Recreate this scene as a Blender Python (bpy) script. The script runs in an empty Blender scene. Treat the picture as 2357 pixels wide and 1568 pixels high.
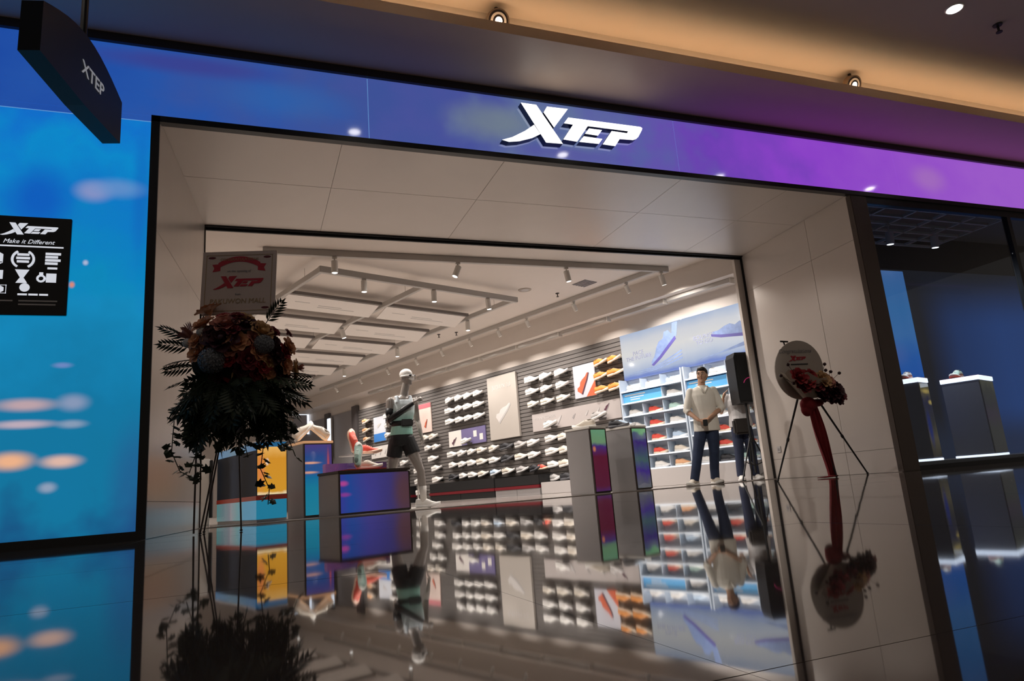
import bpy, bmesh, math, random
from mathutils import Vector, Matrix
random.seed(7)
R = math.radians
scene = bpy.context.scene
COL = scene.collection

# ------------------------------------------------------------------ camera, world, exposure
cam_d = bpy.data.cameras.new('camera')
cam_d.sensor_width = 36.0
cam_d.lens = 24.0
cam_d.clip_start = 0.02
cam = bpy.data.objects.new('camera', cam_d)
COL.objects.link(cam)
_F = Vector((0.35570578, 0.91029285, 0.21175533))
_R = Vector((0.93459209, -0.34725818, -0.07713224))
_U = Vector((-0.00332084, -0.22534124, 0.97427424))
_m = Matrix(((_R.x, _U.x, -_F.x, 0), (_R.y, _U.y, -_F.y, -6.4222), (_R.z, _U.z, -_F.z, 0.1705), (0, 0, 0, 1)))
cam.matrix_world = _m
scene.camera = cam

world = bpy.data.worlds.new('world')
scene.world = world
world.use_nodes = True
world.node_tree.nodes['Background'].inputs[0].default_value = (0.95, 0.80, 0.68, 1)
world.node_tree.nodes['Background'].inputs[1].default_value = 0.13

scene.view_settings.view_transform = 'Standard'
scene.view_settings.look = 'None'
scene.view_settings.gamma = 1
scene.view_settings.use_curve_mapping = False
scene.view_settings.exposure = 0.0
scene.cycles.adaptive_threshold = 0.04
scene.cycles.max_bounces = 6
scene.cycles.diffuse_bounces = 3
scene.cycles.glossy_bounces = 3
scene.cycles.transmission_bounces = 2
scene.cycles.transparent_max_bounces = 6
scene.cycles.caustics_reflective = False
scene.cycles.caustics_refractive = False

STORE_SPOT = 165.0      # watt of each store track spot
WALL_SPOT = 160.0       # watt of each spot aimed at the shoe wall
COVE_GLOW = 10.0        # radiance of the warm strip in the mall cove

# ------------------------------------------------------------------ materials
def srgb(r, g, b):
    f = lambda c: (c / 255) / 12.92 if c <= 10 else (((c / 255) + 0.055) / 1.055) ** 2.4
    return (f(r), f(g), f(b), 1)

def nt_new(name):
    m = bpy.data.materials.new(name)
    m.use_nodes = True
    nt = m.node_tree
    return m, nt, nt.nodes['Principled BSDF']

def N(nt, typ, **kw):
    n = nt.nodes.new(typ)
    for k, v in kw.items():
        setattr(n, k, v)
    return n

def mat(name, col, rough=0.5, metal=0.0, var=0.05, scale=6.0, bump=0.0, coat=0.0, ior=1.45, emit=0.0, stretch=(1, 1, 1)):
    m, nt, p = nt_new(name)
    p.inputs['Roughness'].default_value = rough
    p.inputs['Metallic'].default_value = metal
    p.inputs['IOR'].default_value = ior
    p.inputs['Coat Weight'].default_value = coat
    tc = N(nt, 'ShaderNodeTexCoord')
    mp = N(nt, 'ShaderNodeMapping')
    mp.inputs['Scale'].default_value = stretch
    no = N(nt, 'ShaderNodeTexNoise')
    no.inputs['Scale'].default_value = scale
    no.inputs['Detail'].default_value = 4
    nt.links.new(tc.outputs['Object'], mp.inputs['Vector'])
    nt.links.new(mp.outputs[0], no.inputs['Vector'])
    rp = N(nt, 'ShaderNodeValToRGB')
    c = col
    rp.color_ramp.elements[0].color = (c[0] * (1 - var), c[1] * (1 - var), c[2] * (1 - var), 1)
    rp.color_ramp.elements[1].color = (min(1, c[0] * (1 + var)), min(1, c[1] * (1 + var)), min(1, c[2] * (1 + var)), 1)
    nt.links.new(no.outputs[0], rp.inputs[0])
    nt.links.new(rp.outputs[0], p.inputs['Base Color'])
    if emit:
        nt.links.new(rp.outputs[0], p.inputs['Emission Color'])
        p.inputs['Emission Strength'].default_value = emit
    if bump:
        b = N(nt, 'ShaderNodeBump')
        b.inputs['Strength'].default_value = 0.4
        b.inputs['Distance'].default_value = bump
        nt.links.new(no.outputs[0], b.inputs['Height'])
        nt.links.new(b.outputs[0], p.inputs['Normal'])
    return m

def screen(name, stops, axis='z', lo=0.0, hi=1.0, warp=0.15, scale=3.0, strength=1.0, mode='world', blobs=(), rough=0.07, stretch=(1, 1, 1), spec=0.5):
    """A lit video screen: colours along one axis, stirred by noise, with soft bright marks."""
    m, nt, p = nt_new(name)
    p.inputs['Base Color'].default_value = (0.004, 0.004, 0.006, 1)
    p.inputs['Roughness'].default_value = rough
    L = nt.links.new
    if mode == 'world':
        pos = N(nt, 'ShaderNodeNewGeometry').outputs['Position']
    else:
        pos = N(nt, 'ShaderNodeTexCoord').outputs['Object']
    mp = N(nt, 'ShaderNodeMapping')
    mp.inputs['Scale'].default_value = stretch
    L(pos, mp.inputs['Vector'])
    no = N(nt, 'ShaderNodeTexNoise')
    no.inputs['Scale'].default_value = scale
    no.inputs['Detail'].default_value = 3
    L(mp.outputs[0], no.inputs['Vector'])
    sp = N(nt, 'ShaderNodeSeparateXYZ')
    L(pos, sp.inputs[0])
    mr = N(nt, 'ShaderNodeMapRange')
    mr.inputs['From Min'].default_value = lo
    mr.inputs['From Max'].default_value = hi
    L(sp.outputs['xyz'.index(axis)], mr.inputs['Value'])
    a = N(nt, 'ShaderNodeMath', operation='MULTIPLY_ADD')
    L(no.outputs[0], a.inputs[0])
    a.inputs[1].default_value = warp
    a.inputs[2].default_value = -warp / 2
    s = N(nt, 'ShaderNodeMath', operation='ADD')
    L(a.outputs[0], s.inputs[0])
    L(mr.outputs[0], s.inputs[1])
    rp = N(nt, 'ShaderNodeValToRGB')
    while len(rp.color_ramp.elements) < len(stops):
        rp.color_ramp.elements.new(0.5)
    for e, (t, c) in zip(rp.color_ramp.elements, stops):
        e.position = t
        e.color = srgb(*c)
    L(s.outputs[0], rp.inputs[0])
    out = rp.outputs[0]
    for (cx, cy, cz, rx, ry, rz, c, w) in blobs:
        v = N(nt, 'ShaderNodeVectorMath', operation='SUBTRACT')
        L(pos, v.inputs[0])
        v.inputs[1].default_value = (cx, cy, cz)
        d = N(nt, 'ShaderNodeVectorMath', operation='MULTIPLY')
        L(v.outputs[0], d.inputs[0])
        d.inputs[1].default_value = (1 / rx, 1 / ry, 1 / rz)
        ln = N(nt, 'ShaderNodeVectorMath', operation='LENGTH')
        L(d.outputs[0], ln.inputs[0])
        k = N(nt, 'ShaderNodeMapRange', interpolation_type='SMOOTHSTEP')
        k.inputs['From Min'].default_value = 1.0
        k.inputs['From Max'].default_value = 0.15
        k.inputs['To Max'].default_value = w
        L(ln.outputs['Value'], k.inputs['Value'])
        mx = N(nt, 'ShaderNodeMix', data_type='RGBA')
        L(k.outputs[0], mx.inputs['Factor'])
        L(out, mx.inputs[6])
        mx.inputs[7].default_value = srgb(*c)
        out = mx.outputs[2]
    L(out, p.inputs['Emission Color'])
    p.inputs['Emission Strength'].default_value = strength
    p.inputs['Specular IOR Level'].default_value = spec
    return m

M = {}
M['floor'] = mat('polished_floor_tile', (0.080, 0.063, 0.053, 1), 0.035, ior=1.58, var=0.10, scale=1.6)
def add_wave(m):
    nt = m.node_tree
    p = nt.nodes['Principled BSDF']
    g = N(nt, 'ShaderNodeNewGeometry')
    no = N(nt, 'ShaderNodeTexNoise')
    no.inputs['Scale'].default_value = 2.2
    no.inputs['Detail'].default_value = 2
    nt.links.new(g.outputs['Position'], no.inputs['Vector'])
    b = N(nt, 'ShaderNodeBump')
    b.inputs['Strength'].default_value = 0.25
    b.inputs['Distance'].default_value = 0.0012
    nt.links.new(no.outputs[0], b.inputs['Height'])
    nt.links.new(b.outputs[0], p.inputs['Normal'])
add_wave(M['floor'])
M['grout'] = mat('grout', (0.09, 0.075, 0.066, 1), 0.4)
M['store_floor'] = mat('store_floor_tile', (0.42, 0.38, 0.35, 1), 0.12, ior=1.6, var=0.06, scale=2)
M['white'] = mat('warm_white_paint', (0.74, 0.665, 0.605, 1), 0.6, var=0.02)
M['panel'] = mat('champagne_metal_panel', (0.70, 0.635, 0.585, 1), 0.34, metal=0.25, var=0.03, scale=3)
M['jamb'] = mat('brushed_champagne_panel', (0.56, 0.50, 0.45, 1), 0.30, metal=0.45, var=0.04, scale=5, stretch=(1, 1, 0.08))
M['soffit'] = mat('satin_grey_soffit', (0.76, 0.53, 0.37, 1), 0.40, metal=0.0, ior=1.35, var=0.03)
M['cream'] = mat('mall_ceiling_paint', (0.62, 0.54, 0.45, 1), 0.75, var=0.02)
M['black'] = mat('black_metal', (0.012, 0.011, 0.012, 1), 0.35, var=0.1)
M['bronze'] = mat('dark_bronze', (0.045, 0.034, 0.03, 1), 0.38, metal=0.5)
M['slat'] = mat('grey_slat', (0.15, 0.136, 0.128, 1), 0.55, var=0.06, stretch=(0.3, 1, 6))
M['slat_back'] = mat('slat_back', (0.06, 0.055, 0.052, 1), 0.7)
M['grey'] = mat('grey_lacquer', (0.27, 0.255, 0.255, 1), 0.4, var=0.03)
M['greywall'] = mat('cool_grey_wall', (0.33, 0.32, 0.33, 1), 0.6, var=0.03)
M['rail'] = mat('light_grey_rail', (0.50, 0.47, 0.44, 1), 0.45, var=0.02)
M['fix'] = mat('fixture_white', (0.70, 0.66, 0.61, 1), 0.4, var=0.02)
M['lens'] = mat('lamp_lens', (1, 0.97, 0.93, 1), 0.3, emit=5.0, var=0)
M['warmlens'] = mat('warm_lamp_lens', (1, 0.88, 0.74, 1), 0.3, emit=4.0, var=0)
M['led_white'] = mat('white_led_strip', (0.95, 0.96, 1, 1), 0.3, emit=1.6, var=0)
M['tube'] = mat('cool_light_tube', (0.80, 0.88, 1, 1), 0.3, emit=1.1, var=0)
M['cove'] = mat('warm_cove_strip', (1, 0.75, 0.48, 1), 0.4, emit=COVE_GLOW, var=0)
M['red'] = mat('red_band', (0.14, 0.006, 0.012, 1), 0.4)
M['rubber'] = mat('black_plastic', (0.010, 0.010, 0.011, 1), 0.45)
M['acrylic'] = mat('smoked_acrylic', (0.16, 0.15, 0.15, 1), 0.2)
M['board'] = mat('white_board', (0.78, 0.74, 0.70, 1), 0.5, var=0.02)
M['ink'] = mat('grey_ink', (0.30, 0.28, 0.28, 1), 0.6)
M['inkpale'] = mat('pale_grey_ink', (0.52, 0.49, 0.48, 1), 0.6)
M['redink'] = mat('red_ink', (0.40, 0.012, 0.03, 1), 0.5)
M['darkred'] = mat('dark_red_ink', (0.12, 0.008, 0.015, 1), 0.5)
M['gold'] = mat('gold_ink', (0.35, 0.24, 0.12, 1), 0.5)
M['signwhite'] = mat('sign_white', (0.75, 0.78, 0.86, 1), 0.5, emit=0.75, var=0)
M['gridwhite'] = mat('grid_white', (0.88, 0.86, 0.82, 1), 0.5, var=0.01)
M['slab'] = mat('slab_white', (0.86, 0.80, 0.75, 1), 0.5, var=0.01)
M['logo'] = mat('lit_logo_face', (1, 1, 1, 1), 0.4, emit=2.2, var=0)
M['logoside'] = mat('logo_return', (0.015, 0.035, 0.16, 1), 0.3)

# ------------------------------------------------------------------ mesh helpers
class MB:
    def __init__(s):
        s.v = []; s.f = []; s.mi = []
    def _add(s, vs, fs, mi=0, mtx=None):
        o = len(s.v)
        for p in vs:
            p = Vector(p)
            s.v.append(tuple(mtx @ p) if mtx else tuple(p))
        for f in fs:
            s.f.append(tuple(i + o for i in f)); s.mi.append(mi)
        return s
    def box(s, x0, x1, y0, y1, z0, z1, mi=0, mtx=None):
        vs = [(x0, y0, z0), (x1, y0, z0), (x1, y1, z0), (x0, y1, z0), (x0, y0, z1), (x1, y0, z1), (x1, y1, z1), (x0, y1, z1)]
        fs = [(0, 3, 2, 1), (4, 5, 6, 7), (0, 1, 5, 4), (1, 2, 6, 5), (2, 3, 7, 6), (3, 0, 4, 7)]
        return s._add(vs, fs, mi, mtx)
    def bbox(s, x0, x1, y0, y1, z0, z1, b=0.01, mi=0, mtx=None):
        """box with bevelled edges"""
        bm = bmesh.new()
        vs = [bm.verts.new(p) for p in [(x0, y0, z0), (x1, y0, z0), (x1, y1, z0), (x0, y1, z0), (x0, y0, z1), (x1, y0, z1), (x1, y1, z1), (x0, y1, z1)]]
        for f in [(0, 3, 2, 1), (4, 5, 6, 7), (0, 1, 5, 4), (1, 2, 6, 5), (2, 3, 7, 6), (3, 0, 4, 7)]:
            bm.faces.new([vs[i] for i in f])
        bmesh.ops.bevel(bm, geom=list(bm.edges), offset=b, segments=2, affect='EDGES')
        bm.verts.index_update()
        s._add([v.co.copy() for v in bm.verts], [[v.index for v in f.verts] for f in bm.faces], mi, mtx)
        bm.free()
        return s
    def prism(s, poly, y0, y1, mi=0, mtx=None, side=None):
        """polygon in (x, z) drawn counter-clockwise, extruded along y"""
        a = sum(poly[i][0] * poly[(i + 1) % len(poly)][1] - poly[(i + 1) % len(poly)][0] * poly[i][1] for i in range(len(poly)))
        if a < 0:
            poly = poly[::-1]
        n = len(poly)
        vs = [(x, y0, z) for x, z in poly] + [(x, y1, z) for x, z in poly]
        s._add(vs, [tuple(range(n)), tuple(range(2 * n - 1, n - 1, -1))], mi, mtx)
        o = len(s.v) - 2 * n
        for i in range(n):
            j = (i + 1) % n
            s.f.append((o + i, o + n + i, o + n + j, o + j)); s.mi.append(mi if side is None else side)
        return s
    def tube(s, pts, rad, n=10, mi=0, mtx=None, round_ends=False, flat=1.0):
        pts = [Vector(p) for p in pts]
        if not isinstance(rad, (list, tuple)):
            rad = [rad] * len(pts)
        rad = list(rad)
        if round_ends:
            d0 = (pts[0] - pts[1]).normalized(); d1 = (pts[-1] - pts[-2]).normalized()
            r0, r1 = rad[0], rad[-1]
            pts = [pts[0] + d0 * r0 * 0.95, pts[0] + d0 * r0 * 0.6] + pts + [pts[-1] + d1 * r1 * 0.6, pts[-1] + d1 * r1 * 0.95]
            rad = [r0 * 0.3, r0 * 0.8] + rad + [r1 * 0.8, r1 * 0.3]
        vs = []; fs = []
        up = None
        for i, p in enumerate(pts):
            d = (pts[min(i + 1, len(pts) - 1)] - pts[max(i - 1, 0)]).normalized()
            if up is None:
                up = Vector((0, 0, 1)) if abs(d.z) < 0.9 else Vector((1, 0, 0))
            x = d.cross(up)
            x = x.normalized() if x.length > 1e-6 else Vector((1, 0, 0))
            y = x.cross(d).normalized()
            up = y
            for k in range(n):
                a = 2 * math.pi * k / n
                vs.append(p + x * math.cos(a) * rad[i] + y * math.sin(a) * rad[i] * flat)
        for i in range(len(pts) - 1):
            for k in range(n):
                k2 = (k + 1) % n
                fs.append((i * n + k, i * n + k2, (i + 1) * n + k2, (i + 1) * n + k))
        fs.append(tuple(range(n - 1, -1, -1)))
        fs.append(tuple(range((len(pts) - 1) * n, len(pts) * n)))
        return s._add(vs, fs, mi, mtx)
    def ell(s, c, r, nu=14, nv=9, mi=0, mtx=None):
        vs = [(c[0], c[1], c[2] - r[2])]
        for j in range(1, nv):
            t = -math.pi / 2 + math.pi * j / nv
            for i in range(nu):
                a = 2 * math.pi * i / nu
                vs.append((c[0] + r[0] * math.cos(t) * math.cos(a), c[1] + r[1] * math.cos(t) * math.sin(a), c[2] + r[2] * math.sin(t)))
        vs.append((c[0], c[1], c[2] + r[2]))
        fs = []
        for i in range(nu):
            fs.append((0, 1 + (i + 1) % nu, 1 + i))
            for j in range(nv - 2):
                a = 1 + j * nu
                fs.append((a + i, a + (i + 1) % nu, a + nu + (i + 1) % nu, a + nu + i))
            fs.append((1 + (nv - 2) * nu + i, 1 + (nv - 2) * nu + (i + 1) % nu, len(vs) - 1))
        return s._add(vs, fs, mi, mtx)
    def loft(s, rings, n=20, mi=0, mtx=None):
        """rings of (cx, cy, cz, rx, ry): horizontal ellipses stacked upward"""
        vs = []; fs = []
        for (cx, cy, cz, rx, ry) in rings:
            for k in range(n):
                a = 2 * math.pi * k / n
                vs.append((cx + rx * math.cos(a), cy + ry * math.sin(a), cz))
        for i in range(len(rings) - 1):
            for k in range(n):
                k2 = (k + 1) % n
                fs.append((i * n + k, i * n + k2, (i + 1) * n + k2, (i + 1) * n + k))
        fs.append(tuple(range(n - 1, -1, -1)))
        fs.append(tuple(range((len(rings) - 1) * n, len(rings) * n)))
        return s._add(vs, fs, mi, mtx)
    def mesh(s, name):
        me = bpy.data.meshes.new(name)
        me.from_pydata(s.v, [], s.f)
        me.polygons.foreach_set('material_index', s.mi)
        me.update()
        return me
    def build(s, name, mats, parent=None, smooth=False, loc=None, rot=None):
        me = s.mesh(name)
        return link(name, me, mats, parent, smooth, loc, rot)

def link(name, me, mats, parent=None, smooth=False, loc=None, rot=None):
    if not isinstance(mats, (list, tuple)):
        mats = [mats]
    if not me.materials:
        for m in mats:
            me.materials.append(M[m] if isinstance(m, str) else m)
    if smooth:
        me.polygons.foreach_set('use_smooth', [True] * len(me.polygons))
        me.update()
    o = bpy.data.objects.new(name, me)
    COL.objects.link(o)
    if parent is not None:
        o.parent = parent
    if loc is not None:
        o.location = loc
    if rot is not None:
        o.rotation_euler = rot if isinstance(rot, (tuple, list)) else (0, 0, rot)
    return o

def remeshed(mb, voxel, name, smooth_it=3):
    me = mb.mesh(name + '_raw')
    o = bpy.data.objects.new(name + '_raw', me)
    COL.objects.link(o)
    md = o.modifiers.new('r', 'REMESH'); md.mode = 'VOXEL'; md.voxel_size = voxel
    sm = o.modifiers.new('s', 'SMOOTH'); sm.iterations = smooth_it; sm.factor = 0.5
    dg = bpy.context.evaluated_depsgraph_get()
    me2 = bpy.data.meshes.new_from_object(o.evaluated_get(dg))
    bpy.data.objects.remove(o)
    bpy.data.meshes.remove(me)
    me2.name = name
    me2.materials.clear()
    return me2

def empty(name, loc=(0, 0, 0), rz=0.0):
    o = bpy.data.objects.new(name, None)
    o.empty_display_size = 0.1
    COL.objects.link(o)
    o.location = loc
    o.rotation_euler = (0, 0, rz)
    return o

def tag(o, label=None, cat=None, group=None, kind=None):
    if label: o['label'] = label
    if cat: o['category'] = cat
    if group: o['group'] = group
    if kind: o['kind'] = kind
    return o

def thing(name, label, cat, loc=(0, 0, 0), rz=0.0, group=None):
    return tag(empty(name, loc, rz), label, cat, group)

def copy_tree(o, parent=None):
    c = o.copy()
    COL.objects.link(c)
    c.parent = parent
    for ch in list(o.children):
        copy_tree(ch, c)
    return c

def struct(name, mb, m, label, smooth=False):
    o = mb.build(name, m, None, smooth)
    return tag(o, label, None, None, 'structure')

def text_mesh(txt, size, extrude=0.002, shear=0.0, align='CENTER', space=1.0, line=1.0):
    c = bpy.data.curves.new('t', 'FONT')
    c.body = txt; c.size = size; c.extrude = extrude; c.shear = shear
    c.align_x = align; c.align_y = 'CENTER'; c.space_character = space; c.space_line = line
    c.resolution_u = 3
    o = bpy.data.objects.new('t', c)
    COL.objects.link(o)
    dg = bpy.context.evaluated_depsgraph_get()
    me = bpy.data.meshes.new_from_object(o.evaluated_get(dg))
    bpy.data.objects.remove(o)
    bpy.data.curves.remove(c)
    return me

def lettering(txt, size, m, parent, loc, rz=0.0, name='lettering', **kw):
    """upright lettering facing local -y"""
    me = text_mesh(txt, size, **kw)
    return link(name, me, m, parent, False, loc, (R(90), 0, rz))

# the mark on the shop front, in metres about its own centre
_LOGO = [[(2.792, 4.362), (2.979, 4.361), (3.263, 3.913), (3.056, 3.905)], [(3.11, 4.357), (3.371, 4.362), (3.173, 4.105), (3.061, 4.278)],
 [(2.532, 3.876), (2.655, 3.924), (2.81, 4.016), (2.929, 4.107), (2.995, 4.001), (2.888, 3.939), (2.735, 3.884), (2.609, 3.861)],
 [(3.365, 4.254), (4.316, 4.256), (4.339, 4.242), (4.329, 4.215), (4.268, 4.12), (4.233, 4.088), (4.189, 4.069), (4.009, 4.061), (3.938, 3.962), (3.776, 3.966), (3.915, 4.152), (4.121, 4.149), (4.137, 4.177), (3.605, 4.176), (3.446, 3.961), (3.275, 3.969), (3.418, 4.171), (3.303, 4.174)],
 [(3.619, 4.149), (3.786, 4.148), (3.725, 4.07), (3.56, 4.075)], [(3.539, 4.039), (3.778, 4.034), (3.724, 3.966), (3.474, 3.962)]]
LOGO = [[(x - 3.436, z - 4.11) for x, z in p] for p in _LOGO]
def logo_flat(parent, k, loc, m, depth=0.003, name='logo_mark', rz=0.0):
    mb = MB()
    for p in LOGO:
        mb.prism([(x * k, z * k) for x, z in p], -depth, 0)
    return mb.build(name, m, parent, False, loc, rz)

def triangulate(o):
    bm = bmesh.new(); bm.from_mesh(o.data)
    bmesh.ops.triangulate(bm, faces=[f for f in bm.faces if len(f.verts) > 4])
    bm.to_mesh(o.data); bm.free()

# ------------------------------------------------------------------ the shoe wall's own frame (it stands 20 degrees off the shop front)
P0 = Vector((8.16816, 3.47833, 0.0))
WD = Vector((-0.34166733, 0.93982096, 0.0))     # along the wall, away from the entrance
WN = Vector((0.93982096, 0.34166733, 0.0))      # into the wall
WROT = math.atan2(-WD.y, -WD.x)
def WP(s, d, z=0.0):
    p = P0 + WD * s - WN * d
    return (p.x, p.y, z)

# ================================================================== SETTING
JL0, JL1, JR0, JR1, DP, ZT = -0.80, -0.567, 7.60, 7.80, 2.506, 3.735
# mall floor: tiles on a bed
fl = struct('floor', MB().box(-8, 16, -10, DP, -0.06, -0.004), 'grout', 'polished brown stone mall floor reflecting the shop front')
tile_me = MB().bbox(-0.5999, 0.5999, -0.5999, 0.5999, -0.02, 0.0, b=0.00015).mesh('tile')
tile_me.materials.append(M['floor'])
for i in range(20):
    for j in range(11):
        y = DP - 0.6 - 1.2 * j
        if y < -10: continue
        t = link('tile', tile_me, 'floor', fl, False, (-7.4 + 1.2 * i, y, 0), (random.uniform(-1, 1) * 0.0002, random.uniform(-1, 1) * 0.0002, 0))
st = struct('floor_store', MB().box(-7, 12, DP, 26, -0.06, 0.0), 'store_floor', 'glossy pale floor inside the shoe shop')
struct('trim_1', MB().bbox(JL1, JR1, DP - 0.09, DP + 0.03, 0.0, 0.008, b=0.003), mat('sill_metal', (0.42, 0.38, 0.35, 1), 0.3, metal=0.7), 'metal sill strip across the shop entrance')

# mall soffit, cove, ceiling
sof = MB().box(-9, 18, -0.95, 0.12, 4.56, 4.60).box(-9, 18, -0.97, -0.95, 4.545, 4.66)
struct('ceiling_soffit', sof, ['soffit'], 'satin grey soffit above the lit fascia')
cv = MB().box(-9, 18, -0.70, -0.66, 4.60, 4.96)
struct('wall_cove', cv, 'cream', 'warm lit upstand of the ceiling cove')
ce = MB().box(-9, 18, -10, -0.66, 4.955, 5.02)
struct('ceiling', ce, 'cream', 'mall ceiling fading from warm cove light into shade')
strip = MB().box(-9, 18, -0.90, -0.875, 4.61, 4.625)
tag(strip.build('cove_light_strip', 'cove'), 'warm light strip hidden in the ceiling cove above the shop', 'light strip')

# portal lining -------------------------------------------------
def lining(name, label, a, b, splits, zs, m, thick=0.03, inward=1):
    """vertical panel wall from a to b (x, y), panels split along its length and height"""
    a = Vector((a[0], a[1], 0)); b = Vector((b[0], b[1], 0))
    d = (b - a); L = d.length; rz = math.atan2(d.y, d.x)
    o = MB().box(0, L, *((0.03, 0.05) if inward > 0 else (-0.05, -0.03)), 0, ZT).build(name, 'slat_back', None, False, (a.x, a.y, 0), rz)
    tag(o, label, None, None, 'structure')
    for i in range(len(splits) - 1):
        for j in range(len(zs) - 1):
            p = MB()
            y0, y1 = (0.0, 0.028) if inward > 0 else (-0.028, 0.0)
            p.bbox(splits[i] * L + 0.0015, splits[i + 1] * L - 0.0015, y0, y1, zs[j] + 0.0015, zs[j + 1] - 0.0015, b=0.002)
            p.build('panel', m, o)
    return o
lining('wall_portal_left', 'brushed champagne panels lining the left of the entrance', (JL0, 0.0), (JL1, DP), [0, 1.0], [0, 0.30, 2.66, ZT], 'jamb', inward=1)
lining('wall_portal_right', 'champagne panels lining the right of the entrance', (JR0, 0.02), (JR1, DP), [0, 0.36, 1.0], [0, 0.30, 3.1, ZT], 'panel', inward=-1)
so = struct('ceiling_portal', MB().box(JL0, JR1, 0.0, DP, ZT + 0.03, ZT + 0.05), 'slat_back', 'pale panelled soffit over the shop entrance')
xs = [JL0, 0.85, 2.62, 4.95, 6.6, JR1]
for i in range(len(xs) - 1):
    for y0, y1 in ((0.0, 1.12), (1.12, DP - 0.03)):
        MB().bbox(xs[i] + 0.0015, xs[i + 1] - 0.0015, y0 + 0.0015, y1 - 0.0015, ZT, ZT + 0.025, b=0.002).build('panel', 'panel', so)
hd = MB().box(JL1, JR1, DP - 0.03, DP + 0.02, ZT - 0.02, ZT + 0.03).box(JL1, JR1, DP + 0.02, DP + 0.05, ZT - 0.05, ZT + 0.03)
struct('trim_2', hd, 'black', 'thin black shutter rail over the shop entrance')
struct('trim_3', MB().box(JL1 - 0.03, JL1 + 0.012, DP - 0.01, DP + 0.03, 0, ZT), 'bronze', 'slim dark upright at the left of the entrance')
struct('trim_4', MB().box(JR1 - 0.015, JR1 + 0.03, DP - 0.01, DP + 0.03, 0, ZT), 'black', 'slim black upright at the right of the entrance')
struct('trim_5', MB().box(JR1 - 0.14, JR1 + 0.02, DP + 0.03, DP + 0.09, 0, ZT), 'white', 'pale return strip inside the right of the entrance')
# black frame of the portal
fr = MB().box(-0.872, JL0, -0.03, 0.05, 0, 3.775).box(-0.872, 15, -0.03, 0.05, 3.715, 3.775).box(-7, -0.872, -0.03, 0.05, 0.0, 0.07)
struct('trim_6', fr, 'black', 'black frame around the entrance and under the screens')
struct('trim_7', MB().box(-9, 18, -0.05, 0.10, 4.475, 4.56), mat('dark_fascia_trim', (0.03, 0.025, 0.024, 1), 0.4), 'dark band along the top of the lit fascia')
struct('wall_facade', MB().box(-9, -0.872, 0.06, 0.2, 0, 4.56).box(-0.872, 18, 0.06, 0.2, ZT + 0.06, 4.56), 'black', 'dark structure carrying the video panels')
# brown pier between entrance and shop window
struct('trim_8', MB().bbox(JR0, 7.885, -0.01, 0.08, 0, 3.72, b=0.006), mat('brown_pier', (0.10, 0.078, 0.068, 1), 0.4, metal=0.3), 'brown metal pier between entrance and shop window')

# ------------------------------------------------------------------ video screens on the facade
fascia_m = screen('fascia_video', [(0.0, (24, 70, 165)), (0.18, (38, 86, 172)), (0.30, (62, 84, 155)), (0.40, (74, 84, 158)), (0.47, (98, 116, 158)), (0.55, (92, 96, 168)), (0.64, (110, 66, 182)), (0.75, (142, 68, 204)), (1.0, (158, 92, 206))],
    'x', -3.5, 10.5, 0.22, 1.8, 0.92, blobs=[(0.3, 0, 4.1, 0.9, 1, 0.3, (46, 110, 180), 0.4), (-0.6, 0, 4.35, 1.2, 1, 0.16, (62, 60, 140), 0.7), (2.5, 0, 4.15, 0.75, 1, 0.34, (120, 135, 140), 0.7), (3.4, 0, 3.85, 1.2, 1, 0.14, (88, 84, 165), 0.7), (9.2, 0, 4.1, 0.5, 1, 0.3, (168, 116, 190), 0.7)])
wall_m = screen('wall_video', [(0.0, (16, 80, 130)), (0.12, (8, 118, 160)), (0.3, (8, 120, 165)), (0.55, (10, 138, 190)), (0.75, (12, 122, 200)), (0.88, (10, 138, 205)), (1.0, (16, 112, 205))],
    'z', 0.0, 3.8, 0.46, 1.9, 0.95, blobs=[(-1.7, 0, 2.9, 0.35, 1, 0.45, (14, 84, 190), 0.75), (-0.93, 0, 3.0, 0.10, 1, 0.9, (16, 100, 190), 0.6), (-0.9, 0, 0.45, 0.25, 1, 0.7, (34, 84, 140), 0.6),
     (-1.685, 0, 1.12, 0.30, 1, 0.075, (200, 168, 172), 0.9), (-1.36, 0, 1.13, 0.16, 1, 0.10, (150, 160, 190), 0.8), (-1.70, 0, 0.965, 0.32, 1, 0.05, (200, 178, 190), 0.9), (-1.36, 0, 0.955, 0.15, 1, 0.05, (150, 165, 190), 0.8),
     (-1.76, 0, 0.68, 0.22, 1, 0.10, (240, 180, 140), 1.0), (-1.42, 0, 0.66, 0.20, 1, 0.075, (225, 185, 170), 1.0), (-1.5, 0, 0.46, 0.09, 1, 0.06, (150, 165, 190), 0.9), (-1.30, 0, 2.99, 0.20, 1, 0.14, (140, 150, 200), 0.9), (-1.12, 0, 3.03, 0.30, 1, 0.13, (110, 150, 205), 0.7), (-1.45, 0, 1.44, 0.10, 1, 0.035, (120, 140, 200), 0.8), (-1.33, 0, 2.33, 0.03, 1, 0.035, (180, 190, 220), 0.9), (-1.42, 0, 2.13, 0.03, 1, 0.04, (230, 140, 110), 0.9)])
M['seam'] = mat('screen_seam', (0.22, 0.50, 0.80, 1), 0.4, emit=0.55, var=0)
vf = thing('video_fascia', 'long fascia video screen glowing from blue to purple above the entrance', 'video screen', (0, 0, 3.775))
for a, b in ((-7, 1.112), (1.118, 4.868), (4.874, 8.55), (8.556, 15)):
    MB().bbox(a, b, -0.012, 0.03, 0.0, 0.70, b=0.002).build('screen_panel', fascia_m, vf)
MB().box(-7, 15, -0.004, 0.0, 0.0, 0.70).build('seam_backing', 'seam', vf)
vw = thing('video_wall', 'tall cyan video wall left of the entrance', 'video screen', (0, 0, 0.07))
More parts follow.
